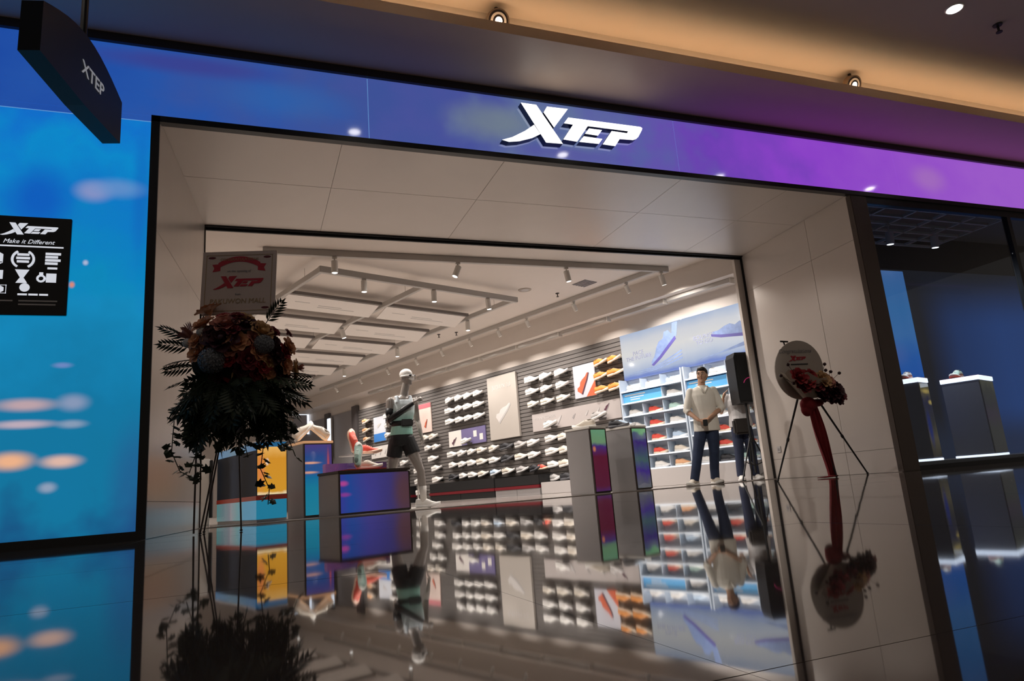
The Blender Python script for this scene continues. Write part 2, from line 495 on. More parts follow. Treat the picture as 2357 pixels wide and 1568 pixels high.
MB().bbox(-7, -0.874, -0.012, 0.03, 0.0, 3.642, b=0.002).build('screen_panel', wall_m, vw)
MB().bbox(-7, -0.874, -0.012, 0.03, 3.652, 3.702, b=0.002).build('screen_panel', fascia_m, vw)
MB().box(-7, -0.874, -0.004, 0.0, 3.60, 3.68).build('seam_backing', 'seam', vw)

# the big lit sign
lg = thing('lit_logo_sign', 'large lit white raised shop name on the fascia', 'sign', (3.436, -0.012, 4.11))
for i, p in enumerate(LOGO):
    o = MB().prism([(x, z) for x, z in p], -0.11, -0.02, 0, None, 1).build('letter_piece', ['logo', 'logoside'], lg)
    triangulate(o)

# ------------------------------------------------------------------ shop window right of the entrance
vb = struct('wall_window_back', MB().box(7.9, 15, 1.9, 1.96, 0, 4.2).box(7.9, 7.96, 0.09, 1.9, 0, 4.2), mat('charcoal_wall', (0.022, 0.023, 0.028, 1), 0.5), 'charcoal back wall of the shop window')
struct('floor_window', MB().box(7.96, 15, 0.09, 1.9, 0.0, 0.10), mat('window_plinth', (0.12, 0.115, 0.11, 1), 0.3), 'dark raised floor of the shop window')
struct('ceiling_window', MB().box(7.9, 15, 0.09, 1.96, 4.05, 4.10), mat('window_ceiling', (0.30, 0.28, 0.26, 1), 0.7), 'dark ceiling of the shop window')
wf = MB().box(7.885, 15, -0.005, 0.075, 0.0, 0.06).box(7.885, 15, -0.005, 0.075, 3.62, 3.72).box(10.72, 10.80, -0.005, 0.075, 0.06, 3.62)
w1 = struct('window_1', wf, mat('window_frame', (0.03, 0.032, 0.036, 1), 0.35, metal=0.5), 'large dark framed shop window right of the entrance')
gm, nt, p = nt_new('window_glass')
p.inputs['Base Color'].default_value = (0.80, 0.88, 0.95, 1)
p.inputs['Roughness'].default_value = 0.0
p.inputs['IOR'].default_value = 1.5
tr = N(nt, 'ShaderNodeBsdfTransparent'); tr.inputs[0].default_value = (0.80, 0.86, 0.93, 1)
gl = N(nt, 'ShaderNodeBsdfGlossy'); gl.inputs['Roughness'].default_value = 0.0
frn = N(nt, 'ShaderNodeFresnel'); geo_ = N(nt, 'ShaderNodeNewGeometry'); ir_ = N(nt, 'ShaderNodeMapRange'); ir_.inputs['To Min'].default_value = 1.52; ir_.inputs['To Max'].default_value = 1 / 1.52
nt.links.new(geo_.outputs['Backfacing'], ir_.inputs['Value']); nt.links.new(ir_.outputs[0], frn.inputs[0])
mx = N(nt, 'ShaderNodeMixShader')
nt.links.new(frn.outputs[0], mx.inputs[0]); nt.links.new(tr.outputs[0], mx.inputs[1]); nt.links.new(gl.outputs[0], mx.inputs[2])
nt.links.new(mx.outputs[0], nt.nodes['Material Output'].inputs[0])
for a, b in ((7.89, 10.715), (10.805, 14.9)):
    MB().box(a, b, 0.03, 0.04, 0.062, 3.618).build('pane', gm, w1)

# ------------------------------------------------------------------ shop interior shell
ZC = 3.9
struct('ceiling_store', MB().box(-9, 13, DP + 0.05, 26, ZC, ZC + 0.06), 'white', 'white ceiling of the shoe shop')
struct('wall_header', MB().box(JL1 - 0.5, JR1 + 2.0, DP + 0.0, DP + 0.05, ZT + 0.03, ZC + 0.05), 'white', 'pale strip of wall over the entrance inside')
struct('wall_front_right', MB().box(JR1 + 0.03, 9.4, DP - 0.1, DP + 0.02, 0, ZC), 'white', 'pale inner wall right of the entrance')
struct('wall_front_left', MB().box(-3, JL1 - 0.03, DP - 0.06, DP + 0.02, 0, ZC), 'white', 'pale inner wall left of the entrance')
struct('wall_right', MB().box(-21, 1.4, 0.02, 0.12, 0, ZC), 'white', 'long pale wall carrying the shoe displays')
bpy.data.objects['wall_right'].location = P0; bpy.data.objects['wall_right'].rotation_euler = (0, 0, WROT)
def wstruct(name, mb, m, label):
    o = struct(name, mb, m, label); o.location = P0; o.rotation_euler = (0, 0, WROT); return o
wstruct('wall_back', MB().box(-20.6, -20.5, -9.2, 0.1, 0, ZC), 'white', 'pale wall at the far end of the shop')
wstruct('wall_left', MB().box(-21, -2.3, -9.0, -8.9, 0, ZC), 'white', 'pale wall on the left side of the shop')
wstruct('ceiling_bulkhead', MB().box(-20.5, 1.2, -0.66, 0.05, 3.5, ZC), 'white', 'boxed bulkhead running above the shoe wall')
sw = wstruct('wall_slats', MB().box(-14.1, -2.56, 0.0, 0.02, 0.0, 3.13), 'slat_back', 'grey horizontal slat wall behind the shoes')
nsl = 34
hsl = 3.12 / nsl
slat_me = MB().bbox(-14.1, -2.56, -0.016, 0.0, 0.004, hsl - 0.010, b=0.003).mesh('slat')
for i in range(nsl):
    link('slat', slat_me, 'slat', sw, False, (0, 0, 0.006 + i * hsl))
wstruct('wall_grey_panels', MB().box(-20.5, -14.45, -0.02, 0.02, 0, 3.2), 'greywall', 'cool grey wall panels beyond the slat wall')
wstruct('trim_9', MB().bbox(-14.45, -14.1, -0.10, 0.02, 0, 3.3, b=0.01), mat('dark_column', (0.10, 0.09, 0.09, 1), 0.5), 'dark grey column ending the slat wall')
wstruct('trim_10', MB().bbox(-16.55, -16.2, -0.08, 0.02, 0, 3.32, b=0.01), mat('dark_column2', (0.11, 0.10, 0.10, 1), 0.5), 'dark grey column beside the light tube')

# ================================================================== SHOES
def shoe_meshes():
    """a low running shoe, toe to +x, sole on z = 0, 0.34 long, plus its flared sole"""
    st = [(-0.165, 0.020, 0.070, 0.05), (-0.155, 0.034, 0.112, 0.03), (-0.12, 0.040, 0.118, 0.03), (-0.08, 0.042, 0.108, 0.03), (-0.04, 0.043, 0.118, 0.03), (0.0, 0.046, 0.108, 0.03),
          (0.05, 0.052, 0.082, 0.03), (0.10, 0.053, 0.064, 0.03), (0.14, 0.044, 0.056, 0.034), (0.165, 0.024, 0.050, 0.04)]
    vs = []; fs = []; n = 9
    for (x, w, h, z0) in st:
        for k in range(n):
            a = math.pi * k / (n - 1)
            c = math.cos(a)
            vs.append((x, -w * (abs(c) ** 0.75) * (1 if c > 0 else -1), z0 + (h - z0) * math.sin(a) ** 0.8))
    for i in range(len(st) - 1):
        for k in range(n - 1):
            fs.append((i * n + k, (i + 1) * n + k, (i + 1) * n + k + 1, i * n + k + 1))
        fs.append((i * n, i * n + n - 1, (i + 1) * n + n - 1, (i + 1) * n))
    fs.append(tuple(range(n))); fs.append(tuple(range(len(st) * n - 1, (len(st) - 1) * n - 1, -1)))
    up = MB()._add(vs, fs)
    out = [(-0.175, 0.0), (-0.168, 0.028), (-0.14, 0.043), (-0.06, 0.044), (0.0, 0.046), (0.06, 0.055), (0.11, 0.055), (0.15, 0.044), (0.175, 0.018), (0.18, 0.0)]
    ring = out + [(x, -y) for x, y in out[-2:0:-1]]
    so = MB()
    n = len(ring)
    def lift(x): return 0.0 if x < 0.05 else (x - 0.05) ** 2 * 1.6
    vs = [(x, y, lift(x) + (0.006 if x < -0.15 else 0)) for x, y in ring] + [(x * 1.0, y * 1.06, 0.022 + lift(x)) for x, y in ring] + [(x * 0.985, y * 0.94, 0.040 + lift(x) * 0.9) for x, y in ring]
    fs = [tuple(range(n - 1, -1, -1)), tuple(range(2 * n, 3 * n))]
    for j in range(2):
        for i in range(n):
            k = (i + 1) % n
            fs.append((j * n + i, j * n + k, (j + 1) * n + k, (j + 1) * n + i))
    so._add(vs, fs)
    op = MB().ell((-0.095, 0, 0.113), (0.048, 0.027, 0.010), 10, 5)          # the dark opening
    lc = MB()
    for i in range(4):
        x = -0.02 + 0.022 * i
        h = 0.117 - 0.010 * i
        lc.tube([(x, -0.026, h - 0.010), (x, 0, h), (x, 0.026, h - 0.010)], 0.0042, 5)
    return [b.mesh(nm) for b, nm in ((up, 'upper'), (so, 'sole'), (op, 'opening'), (lc, 'laces'))]
_up, _so, _op, _lc = shoe_meshes()
for me in (_up, _so, _op, _lc):
    me.polygons.foreach_set('use_smooth', [True] * len(me.polygons))
SHOECOL = {
    'white': ((0.80, 0.77, 0.73, 1), (0.84, 0.82, 0.80, 1)), 'cream': ((0.74, 0.66, 0.56, 1), (0.82, 0.79, 0.74, 1)), 'orange': ((0.80, 0.30, 0.06, 1), (0.86, 0.72, 0.56, 1)),
    'black': ((0.022, 0.022, 0.026, 1), (0.10, 0.10, 0.11, 1)), 'grey': ((0.40, 0.38, 0.37, 1), (0.70, 0.68, 0.66, 1)), 'coral': ((0.80, 0.10, 0.06, 1), (0.86, 0.56, 0.42, 1)),
    'red': ((0.78, 0.09, 0.06, 1), (0.82, 0.66, 0.50, 1)), 'pale blue': ((0.52, 0.66, 0.82, 1), (0.84, 0.86, 0.88, 1)), 'mint': ((0.52, 0.74, 0.66, 1), (0.84, 0.83, 0.76, 1)), 'peach': ((0.80, 0.42, 0.22, 1), (0.86, 0.78, 0.66, 1))}
SHOEME = {}
def shoe_set(c):
    if c not in SHOEME:
        a, b = SHOECOL[c]
        ms = (mat('upper_' + c, a, 0.6, scale=40, bump=0.001), mat('sole_' + c, b, 0.5), mat('lining_' + c, tuple(v * 0.35 for v in a[:3]) + (1,), 0.8), mat('laces_' + c, tuple(min(1, v * 0.9 + 0.08) for v in b[:3]) + (1,), 0.7))
        out = []
        for me, m in zip((_up, _so, _op, _lc), ms):
            k = me.copy(); k.materials.append(m); out.append(k)
        SHOEME[c] = out
    return SHOEME[c]
def shoe(col, label, loc, rz, group, size=1.0, tilt=(0, 0), laces=True):
    t = thing('running_shoe', label, 'shoe', loc, rz, group)
    t.rotation_euler = (tilt[0], tilt[1], rz)
    t.scale = (size,) * 3
    u, s, op, lc = shoe_set(col)
    o = link('upper', u, u.materials[0], t); link('sole', s, s.materials[0], t)
    link('opening', op, op.materials[0], o)
    if laces: link('laces', lc, lc.materials[0], o)
    return t

ORD = ['first', 'second', 'third', 'fourth', 'fifth', 'sixth', 'seventh']
def ords(i, n, a='left', b='right'):
    if n == 1: return 'only one'
    if i == 0: return 'leftmost' if a == 'left' else 'nearest'
    if i == n - 1: return 'rightmost'
    return ORD[i] + ' from ' + a

shelf_me = MB().bbox(-0.12, 0.12, -0.115, 0.0, -0.010, 0.0, b=0.003).box(-0.10, 0.10, -0.006, 0.004, -0.05, -0.010).mesh('shoe_shelf')
shelf_me.materials.append(M['acrylic'])
def wall_row(cols, s_list, z, row, block, group, extra=None):
    for i, s in enumerate(s_list):
        c = cols[i] if isinstance(cols, (list, tuple)) else cols
        link('shoe_shelf', shelf_me, 'acrylic', sw, False, (-s, -0.016, z - 0.062))
        lab = f'{c} running shoe, {ords(i, len(s_list))} in {row} {block}'
        shoe(c, lab, WP(s, 0.10, z - 0.060), WROT + R(random.uniform(-9, 9)), group, random.uniform(1.20, 1.28), (R(random.uniform(8, 14)), R(random.uniform(-10, -4))))
# clusters as they stand on the slat wall, left to right
for z, r in ((2.69, 'top row'), (2.40, 'middle row'), (2.10, 'bottom row')):
    wall_row('white', [8.72, 8.28, 7.87, 7.45], z, r, 'of four left of the tall poster', 'white shoes left of the tall poster')
    wall_row('cream' if z == 2.10 else 'white', [5.35, 4.86, 4.33], z, r, 'of three right of the tall poster', 'shoes right of the tall poster')
    wall_row('orange', [3.12, 2.73], z, r, 'of orange shoes beside blue display', 'orange shoes beside the blue display')
    wall_row('peach', [13.42], z, r, 'column at the far slat end', 'peach shoes at the far end')
    wall_row('white', [12.05], z, r, 'column behind the mannequin elbow', 'white shoes behind the mannequin')
for z, r in ((1.21, 'upper row'), (0.92, 'middle row'), (0.61, 'lower row')):
    wall_row(['black' if z == 0.61 else 'white', 'white', 'white', 'cream'], [8.72, 8.28, 7.86, 7.44], z, r, 'of four under the purple board', 'shoes under the purple board')
    wall_row([['cream', 'black', 'grey', 'white'], ['white', 'black', 'cream', 'white'], ['pale blue', 'cream', 'grey', 'black']][(1.21, 0.92, 0.61).index(z)], [6.94, 6.44, 5.92, 5.46], z, r, 'of four under the tall poster', 'shoes under the tall poster')
for z, r in ((1.24, 'top row'), (0.95, 'second row'), (0.65, 'third row'), (0.35, 'lowest row')):
    wall_row(['white', 'cream'] if z > 0.4 else ['grey', 'black'], [4.82, 4.42], z, r, 'of the pairs behind the grey plinths', 'shoes behind the grey plinths')
for z, r, ss in ((1.79, 'top row', [9.99, 9.6]), (1.49, 'second row', [9.87, 9.48]), (1.18, 'third row', [11.2, 10.5, 9.66]), (0.90, 'fourth row', [11.2, 10.45, 9.52]), (0.59, 'fifth row', [10.45, 9.5]), (0.29, 'lowest row', [10.36])):
    wall_row('cream' if z > 1.7 else 'white', ss, z, r, 'behind the mannequin legs', 'shoes behind the mannequin legs')
link('shoe_shelf', shelf_me, 'acrylic', sw, False, (-5.2, -0.016, 0.55))
shoe('red', 'small red running shoe at the right end of the lowest row under the poster', WP(5.2, 0.115, 0.552), WROT, 'shoes under the tall poster')

# ------------------------------------------------------------------ boards and posters on the slat wall
def wboard(name, label, cat, s0, s1, z0, z1, m, t=0.03):
    """s0 is the left end (further away), s1 the right end"""
    b = thing(name, label, cat, WP((s0 + s1) / 2, 0.02, z0), WROT)
    w = s0 - s1
    MB().bbox(-w / 2, w / 2, -t, 0.0, 0, z1 - z0, b=0.004).build('panel', m, b)
    return b, w, z1 - z0, -t - 0.001
def shoe_print(parent, k, loc, m1, m2, ang, mirror=1):
    """flat printed side view of a shoe"""
    m1 = M[m1] if isinstance(m1, str) else m1; m2 = M[m2] if isinstance(m2, str) else m2
    o = MB().prism([(-0.5, 0.02), (-0.48, 0.30), (-0.36, 0.36), (-0.22, 0.26), (-0.06, 0.30), (0.10, 0.24), (0.30, 0.12), (0.48, 0.08), (0.52, 0.0), (0.3, -0.01)], -0.002, 0).build('printed_shoe', m1, parent, False, loc, (0, ang, 0))
    o.scale = (k * mirror, 1, k)
    p = MB().prism([(-0.52, 0.03), (0.2, 0.0), (0.53, 0.02), (0.5, -0.05), (0.2, -0.08), (-0.5, -0.06)], -0.003, 0).build('printed_sole', m2, o)
    for q in (o, p): triangulate(q)
    return o
M['print1'] = mat('pale_print', (0.60, 0.57, 0.55, 1), 0.6); M['print2'] = mat('mid_print', (0.45, 0.43, 0.42, 1), 0.6)
M['violet'] = mat('violet_print', (0.11, 0.09, 0.24, 1), 0.5); M['hot'] = mat('hot_orange_print', (0.62, 0.13, 0.06, 1), 0.5, var=0.3, scale=14); M['plum'] = mat('plum_print', (0.10, 0.04, 0.06, 1), 0.5)
b, w, h, y = wboard('tall_poster', 'tall cream poster of a drawn shoe in the middle of the slat wall', 'poster', 7.09, 5.96, 1.40, 2.99, mat('cream_board', (0.45, 0.41, 0.37, 1), 0.5, var=0.02), 0.06)
lettering('JUELLIN 2.0', 0.15, 'inkpale', b, (0, y, h - 0.28))
shoe_print(b, 0.62, (0.06, y, 0.62), 'print1', 'print2', R(-42))
b, w, h, y = wboard('shoe_board', 'violet and white board with small shoe prints left of the tall poster', 'display board', 8.95, 7.32, 1.40, 1.83, mat('violet_board', (0.17, 0.145, 0.29, 1), 0.5))
MB().box(-w / 2 + 0.003, -w / 2 + 0.58, y - 0.001, y + 0.001, 0.004, h - 0.004).build('white_print', 'board', b)
shoe_print(b, 0.26, (-w / 2 + 0.28, y - 0.002, 0.14), 'plum', 'ink', R(-50))
for i in range(2):
    MB().box(0.30 + i * 0.26, 0.44 + i * 0.26, y - 0.001, y + 0.001, 0.08 + 0.1 * (1 - i), 0.24 + 0.1 * (1 - i)).build('printed_mark', 'board', b)
b, w, h, y = wboard('long_board', 'long white display board below the shoes left of the blue display', 'display board', 5.51, 2.75, 1.44, 1.85, mat('pinkish_board', (0.47, 0.425, 0.41, 1), 0.5, var=0.02))
lettering('RUNNING SHOES', 0.09, 'inkpale', b, (-w / 2 + 0.45, y, h - 0.12))
for i, (x, k, m) in enumerate(((-0.45, 0.22, 'inkpale'), (0.02, 0.13, 'ink'), (0.42, 0.13, 'inkpale'), (0.76, 0.12, 'inkpale'), (1.02, 0.2, 'plum'))):
    shoe_print(b, k, (x, y, 0.18 + 0.02 * i), m, 'ink', R(-55))
shoe('white', 'white running shoe in front of the left end of the long white board', WP(4.78, 0.16, 1.50), WROT, 'shoes on the long board', 1.25, (0, R(-12)))
shoe('grey', 'grey and white shoe in front of the right end of the long white board', WP(3.28, 0.16, 1.50), WROT, 'shoes on the long board', 1.25, (0, R(-12)))
shoe('white', 'white running shoe in front of the violet board', WP(8.02, 0.16, 1.45), WROT, 'shoes on the violet board', 1.2, (0, R(-10)))
for s, z in ((4.78, 1.498), (3.28, 1.498), (8.02, 1.448)):
    link('shoe_shelf', shelf_me, 'acrylic', sw, False, (-s, -0.05, z))
b, w, h, y = wboard('shoe_poster', 'small poster of an orange shoe standing on its toe', 'poster', 4.03, 3.38, 2.01, 2.74, mat('pale_blue_board', (0.58, 0.58, 0.64, 1), 0.5, var=0.04, scale=3))
shoe_print(b, 0.50, (0.02, y, 0.30), 'hot', 'plum', R(-62))
MB().prism([(w / 2 - 0.30, 0.004), (w / 2 - 0.004, 0.004), (w / 2 - 0.004, 0.34)], y - 0.001, y + 0.001).build('printed_corner', 'hot', b)
b, w, h, y = wboard('pink_poster', 'pink and white poster behind the mannequin arm', 'poster', 10.42, 9.76, 1.94, 2.78, mat('blush_board', (0.74, 0.60, 0.54, 1), 0.5, var=0.15, scale=3))
MB().box(-w / 2 + 0.003, w / 2 - 0.003, y - 0.001, y + 0.001, h - 0.14, h - 0.004).build('printed_band', mat('rose_print', (0.55, 0.17, 0.20, 1), 0.5), b)
shoe_print(b, 0.26, (0.08, y, 0.25), 'hot', 'plum', R(-70))
b, w, h, y = wboard('blue_poster', 'white poster with a blue foot at the far end of the slat wall', 'poster', 13.06, 12.32, 1.95, 2.74, mat('icy_board', (0.66, 0.68, 0.74, 1), 0.5, var=0.05))
MB().box(-w / 2 + 0.003, w / 2 - 0.003, y - 0.001, y + 0.001, 0.004, 0.26).build('printed_band', mat('blue_print', (0.05, 0.22, 0.62, 1), 0.5), b)
shoe_print(b, 0.24, (0.0, y, 0.50), 'pale' if 'pale' in M else 'print1', 'print2', R(-30))
b, w, h, y = wboard('white_board', 'white board with faint shoe prints at the far end of the slat wall', 'display board', 13.26, 12.16, 1.44, 1.81, 'board')
for i in range(3):
    shoe_print(b, 0.16, (-0.25 + 0.3 * i, y, 0.16), 'print1', 'ink', R(-60))

# ------------------------------------------------------------------ lit blue shoe display
M['icy'] = mat('icy_blue_shelf', (0.52, 0.60, 0.70, 1), 0.35, var=0.05, scale=3); M['icyedge'] = mat('lit_shelf_edge', (0.78, 0.85, 0.93, 1), 0.3, emit=0.28, var=0)
M['plinth'] = mat('grey_white_plinth', (0.46, 0.43, 0.42, 1), 0.45, var=0.02); M['infoblue'] = mat('blue_info_print', (0.10, 0.36, 0.66, 1), 0.4, emit=0.25)
sky1 = screen('display_sky', [(0.0, (120, 140, 205)), (0.10, (172, 186, 214)), (0.30, (205, 211, 222)), (0.55, (222, 221, 219)), (0.80, (210, 212, 218)), (1.0, (176, 190, 214))], 'z', 2.18, 3.10, 0.16, 2.0, 0.95, spec=0.1)
def blue_unit(label, s0, s1, headline, rows, info, group, colnames):
    b = thing('lit_shoe_display', label, 'display unit', WP((s0 + s1) / 2, 0.0, 0.0), WROT)
    w = s0 - s1
    MB().bbox(-w / 2, w / 2, -0.34, -0.021, 0.0, 0.33, b=0.006).build('plinth', 'plinth', b)
    MB().box(-w / 2, w / 2, -0.05, -0.02, 0.33, 3.11).build('back_panel', 'icy', b)
    for x in (-w / 2, w / 2 - 0.03):
        MB().box(x, x + 0.03, -0.31, -0.05, 0.33, 2.16).build('side_panel', 'icy', b)
    hp = MB().bbox(-w / 2, w / 2, -0.12, -0.05, 2.17, 3.11, b=0.005).build('header_panel', sky1, b)
    lettering(headline, 0.115, mat('headline_' + headline[:4], (0.20, 0.22, 0.34, 1), 0.5), hp, (-w / 2 + 0.44, -0.122, 2.62), line=0.85)
    wv1 = mat('shoe_wave', (0.15, 0.21, 0.38, 1), 0.5, emit=0.12, var=0.4, scale=9) if 'shoe_wave' not in bpy.data.materials else bpy.data.materials['shoe_wave']
    wv2 = mat('sole_wave', (0.07, 0.06, 0.24, 1), 0.5, emit=0.12) if 'sole_wave' not in bpy.data.materials else bpy.data.materials['sole_wave']
    if 'THE' in headline:
        shoe_print(hp, 0.74, (0.30, -0.121, 2.58), wv1, wv2, R(-36), -1)
        o = MB().prism([(0.52, 2.78), (0.64, 2.82), (0.70, 3.09), (0.57, 3.09)], -0.1225, -0.12).build('printed_leg', wv1, hp)
        for q_ in range(3):
            MB().prism([(-0.62, 2.22 + 0.03 * q_), (0.1, 2.25 + 0.03 * q_), (0.72, 2.36 + 0.07 * q_), (0.72, 2.39 + 0.07 * q_), (0.1, 2.27 + 0.03 * q_)], -0.1212, -0.12).build('printed_wave', wv1, hp)
    else:
        shoe_print(hp, 0.66, (0.26, -0.121, 2.60), wv1, wv2, R(10), -1)
        MB().prism([(-0.62, 2.24), (0.64, 2.34), (0.64, 2.42), (0.0, 2.30)], -0.1212, -0.12).build('printed_wave', wv1, hp)
    n = 3
    cw = (w - 0.06) / n
    for r_i, (z, cols) in enumerate(rows):
        sh = MB().bbox(-w / 2 + 0.03, w / 2 - 0.03, -0.30, -0.05, z - 0.085, z - 0.067, b=0.003).build('shelf_board', 'icy', b)
        MB().box(-w / 2 + 0.03, w / 2 - 0.03, -0.305, -0.30, z - 0.090, z - 0.062).build('lit_edge', 'icyedge', sh)
        for c in range(1, n):
            if z == info and c == 1: continue
            MB().box(-w / 2 + 0.03 + cw * c - 0.005, -w / 2 + 0.03 + cw * c + 0.005, -0.28, -0.05, z - 0.067, z + 0.14).build('divider', 'icy', b)
        for c, col in enumerate(cols):
            if not col: continue
            x = -w / 2 + 0.03 + cw * (c + 0.5)
            shoe(col, f'{col} running shoe, {colnames[c]} column, {ORD[r_i]} shelf from top of {group}', WP((s0 + s1) / 2 - x, 0.175, z - 0.067), WROT + R(random.uniform(-6, 6)), group, 1.1)
    ip = MB().bbox(-w / 2 + 0.03, -w / 2 + 0.03 + 2 * cw, -0.26, -0.24, info - 0.066, info + 0.13, b=0.003).build('info_panel', 'infoblue', b)
    MB().box(-w / 2 + 0.08, -w / 2 + 0.60, -0.262, -0.26, info + 0.075, info + 0.095).build('printed_line', 'board', ip)
    for i in range(2):
        MB().box(-w / 2 + 0.22, -w / 2 + 0.56 - 0.1 * i, -0.262, -0.26, info + 0.03 - 0.045 * i, info + 0.045 - 0.045 * i).build('printed_line', 'board', ip)
    return b
Wt, Rd, Cr = 'white', 'red', 'cream'
blue_unit('icy blue lit shoe display with a diving shoe picture beside the slat wall', 2.52, 0.985, 'PACE\nTHE FUTURE', [(1.98, [Wt, Wt, 'pale blue']), (1.74, [None, None, Wt]), (1.48, [Wt, Rd, 'mint']), (1.22, [Wt, Rd, Wt]), (0.94, [Cr, Rd, 'pale blue']), (0.68, [Wt, Rd, Cr]), (0.42, ['grey', Wt, 'peach'])], 1.74, 'the left blue display', ['left', 'middle', 'right'])
blue_unit('icy blue lit shoe display with a wave shoe picture behind the standing man', 0.955, -0.40, 'BOUNCE\nTO GO', [(1.98, [Wt, Wt, Wt]), (1.74, [None, None, Wt]), (1.48, [Wt, 'mint', Wt]), (1.22, [Wt, Wt, 'mint']), (0.94, [Wt, Rd, Rd]), (0.68, [Wt, Rd, Rd]), (0.42, [Wt, 'black', 'mint'])], 1.74, 'the right blue display', ['left', 'middle', 'right'])

# ------------------------------------------------------------------ benches and plinth at the foot of the wall
def bench(label, s0, s1, lower, zt=0.46):
    b = thing('bench_cabinet', label, 'bench', WP((s0 + s1) / 2, 0.02, 0), WROT, 'benches along the slat wall')
    w = s0 - s1
    MB().bbox(-w / 2, w / 2, -0.46, 0.0, 0.22, zt, b=0.008).build('seat_box', 'rubber', b)
    MB().bbox(-w / 2, w / 2, -0.475, 0.0, 0.15, 0.22, b=0.004).build('red_band', 'red', b)
    n = 2
    for i in range(n):
        MB().bbox(-w / 2 + i * w / n + 0.004, -w / 2 + (i + 1) * w / n - 0.004, -0.455, -0.02, 0.0, 0.15, b=0.004).build('drawer_front', lower, b)
    return b
bench('long black bench cabinet with a red band next to the mannequin', 9.38, 6.58, 'rubber')
bench('black bench cabinet with red band and grey drawers under the poster', 6.56, 4.98, 'grey', 0.44)
bench('black bench cabinet with a red band behind the mannequin legs', 13.6, 10.75, 'rubber')
tag(MB().bbox(-1.19, 1.19, -0.46, -0.02, 0, 0.26, b=0.008).build('low_plinth', 'plinth', None, False, WP(3.76, 0, 0), WROT), 'low pale plinth behind the two grey plinths', 'plinth')

# ------------------------------------------------------------------ free-standing plinths with lit screens
def plinth(name, label, corner, w, g, h, screen_m, top_m='fix', frame=True, mode='led', grey='grey'):
    """corner: the near corner. w: lit face, along the wall normal. g: grey face, along the wall"""
    b = thing(name, label, 'display plinth', (corner[0], corner[1], 0), WROT)
    MB().bbox(-g, 0, 0, w, 0.0, h - 0.035, b=0.006).build('body', grey, b)
    MB().bbox(-g - 0.01, 0.022, -0.01, w + 0.01, h - 0.033, h, b=0.005).build('top', top_m, b)
    MB().box(0.002, 0.014, 0.015, w - 0.015, 0.03, h - 0.05).build('screen', screen_m, b)
    f = MB().box(0.002, 0.02, 0, 0.018, 0.012, h - 0.036).box(0.002, 0.02, w - 0.018, w, 0.012, h - 0.036).box(0.002, 0.02, 0.018, w - 0.018, 0.012, 0.032).box(0.002, 0.02, 0.018, w - 0.018, h - 0.05, h - 0.036)
    f.build('screen_frame', 'bronze', b)
    return b
sc_a = screen('screen_violet_green', [(0.0, (70, 40, 105)), (0.12, (88, 22, 52)), (0.55, (92, 14, 46)), (0.70, (66, 36, 120)), (0.76, (110, 150, 110)), (1.0, (104, 158, 124))], 'z', 0, 1.0, 0.10, 6, 0.72, 'object', [(0.01, 0.07, 0.66, 0.3, 0.05, 0.06, (220, 130, 80), 0.9)])
sc_b = screen('screen_purple_green', [(0.0, (90, 96, 100)), (0.15, (86, 84, 104)), (0.28, (66, 44, 128)), (0.45, (70, 96, 96)), (0.72, (64, 42, 116)), (0.84, (82, 96, 122)), (0.90, (112, 172, 122)), (1.0, (116, 178, 130))], 'z', 0, 1.0, 0.22, 6, 0.72, 'object')
sc_c = screen('screen_night_blue', [(0.0, (70, 50, 66)), (0.35, (60, 54, 120)), (0.62, (62, 60, 140)), (0.85, (30, 70, 150)), (1.0, (54, 56, 150))], 'y', 1.05, 0.0, 0.16, 3, 0.80, 'object', [(0.01, 0.06, 0.40, 0.3, 0.10, 0.05, (190, 70, 150), 0.9), (0.01, 0.08, 0.26, 0.3, 0.12, 0.04, (150, 60, 150), 0.8), (0.01, 0.95, 0.25, 0.3, 0.22, 0.5, (88, 56, 60), 0.8)])
sc_d = screen('screen_teal_stripes', [(0.0, (30, 132, 160)), (0.38, (22, 128, 160)), (0.52, (24, 112, 160)), (0.60, (44, 90, 150)), (0.82, (40, 76, 140)), (1.0, (80, 60, 130))], 'z', 0, 1.0, 0.08, 4, 0.80, 'object', [(0.01, 0.10, 0.73, 0.3, 0.20, 0.025, (235, 170, 140), 1), (0.01, 0.08, 0.60, 0.3, 0.18, 0.025, (225, 165, 140), 1), (0.01, 0.40, 0.75, 0.3, 0.13, 0.35, (84, 60, 120), 0.9), (0.01, 0.36, 0.70, 0.3, 0.025, 0.3, (180, 80, 90), 0.9)])
plinth('screen_plinth', 'tall grey plinth with a purple and crimson screen, left of two', (4.75, 2.86), 0.36, 0.50, 1.0, sc_a)
plinth('screen_plinth', 'tall grey plinth with a purple and green screen, nearest the man', (5.46, 2.86), 0.37, 0.50, 0.985, sc_b)
shoe('cream', 'cream running shoe on the plinth with the crimson screen', (4.86, 3.22, 1.0), WROT + R(200), 'shoes on the tall plinths', 1.15)
shoe('pale blue', 'pale blue running shoe on the plinth nearest the man', (5.58, 3.25, 0.985), WROT + R(20), 'shoes on the tall plinths', 1.15)
shoe('black', 'dark running shoe at the back of the plinth nearest the man', (5.42, 3.12, 0.985), WROT + R(20), 'shoes on the tall plinths', 1.0)
M['redtop'] = mat('red_glow_top', (0.42, 0.05, 0.03, 1), 0.4); M['orangetop'] = mat('orange_edge_top', (0.86, 0.50, 0.26, 1), 0.4, emit=0.25)
t1 = plinth('screen_table', 'low table with a night blue screen in front of the mannequin', (1.03, 2.66), 1.05, 0.58, 0.565, sc_c, 'bronze')
MB().bbox(-0.36, -0.02, 0.16, 0.72, 0.566, 0.582, b=0.004).build('red_tray', 'redtop', t1)
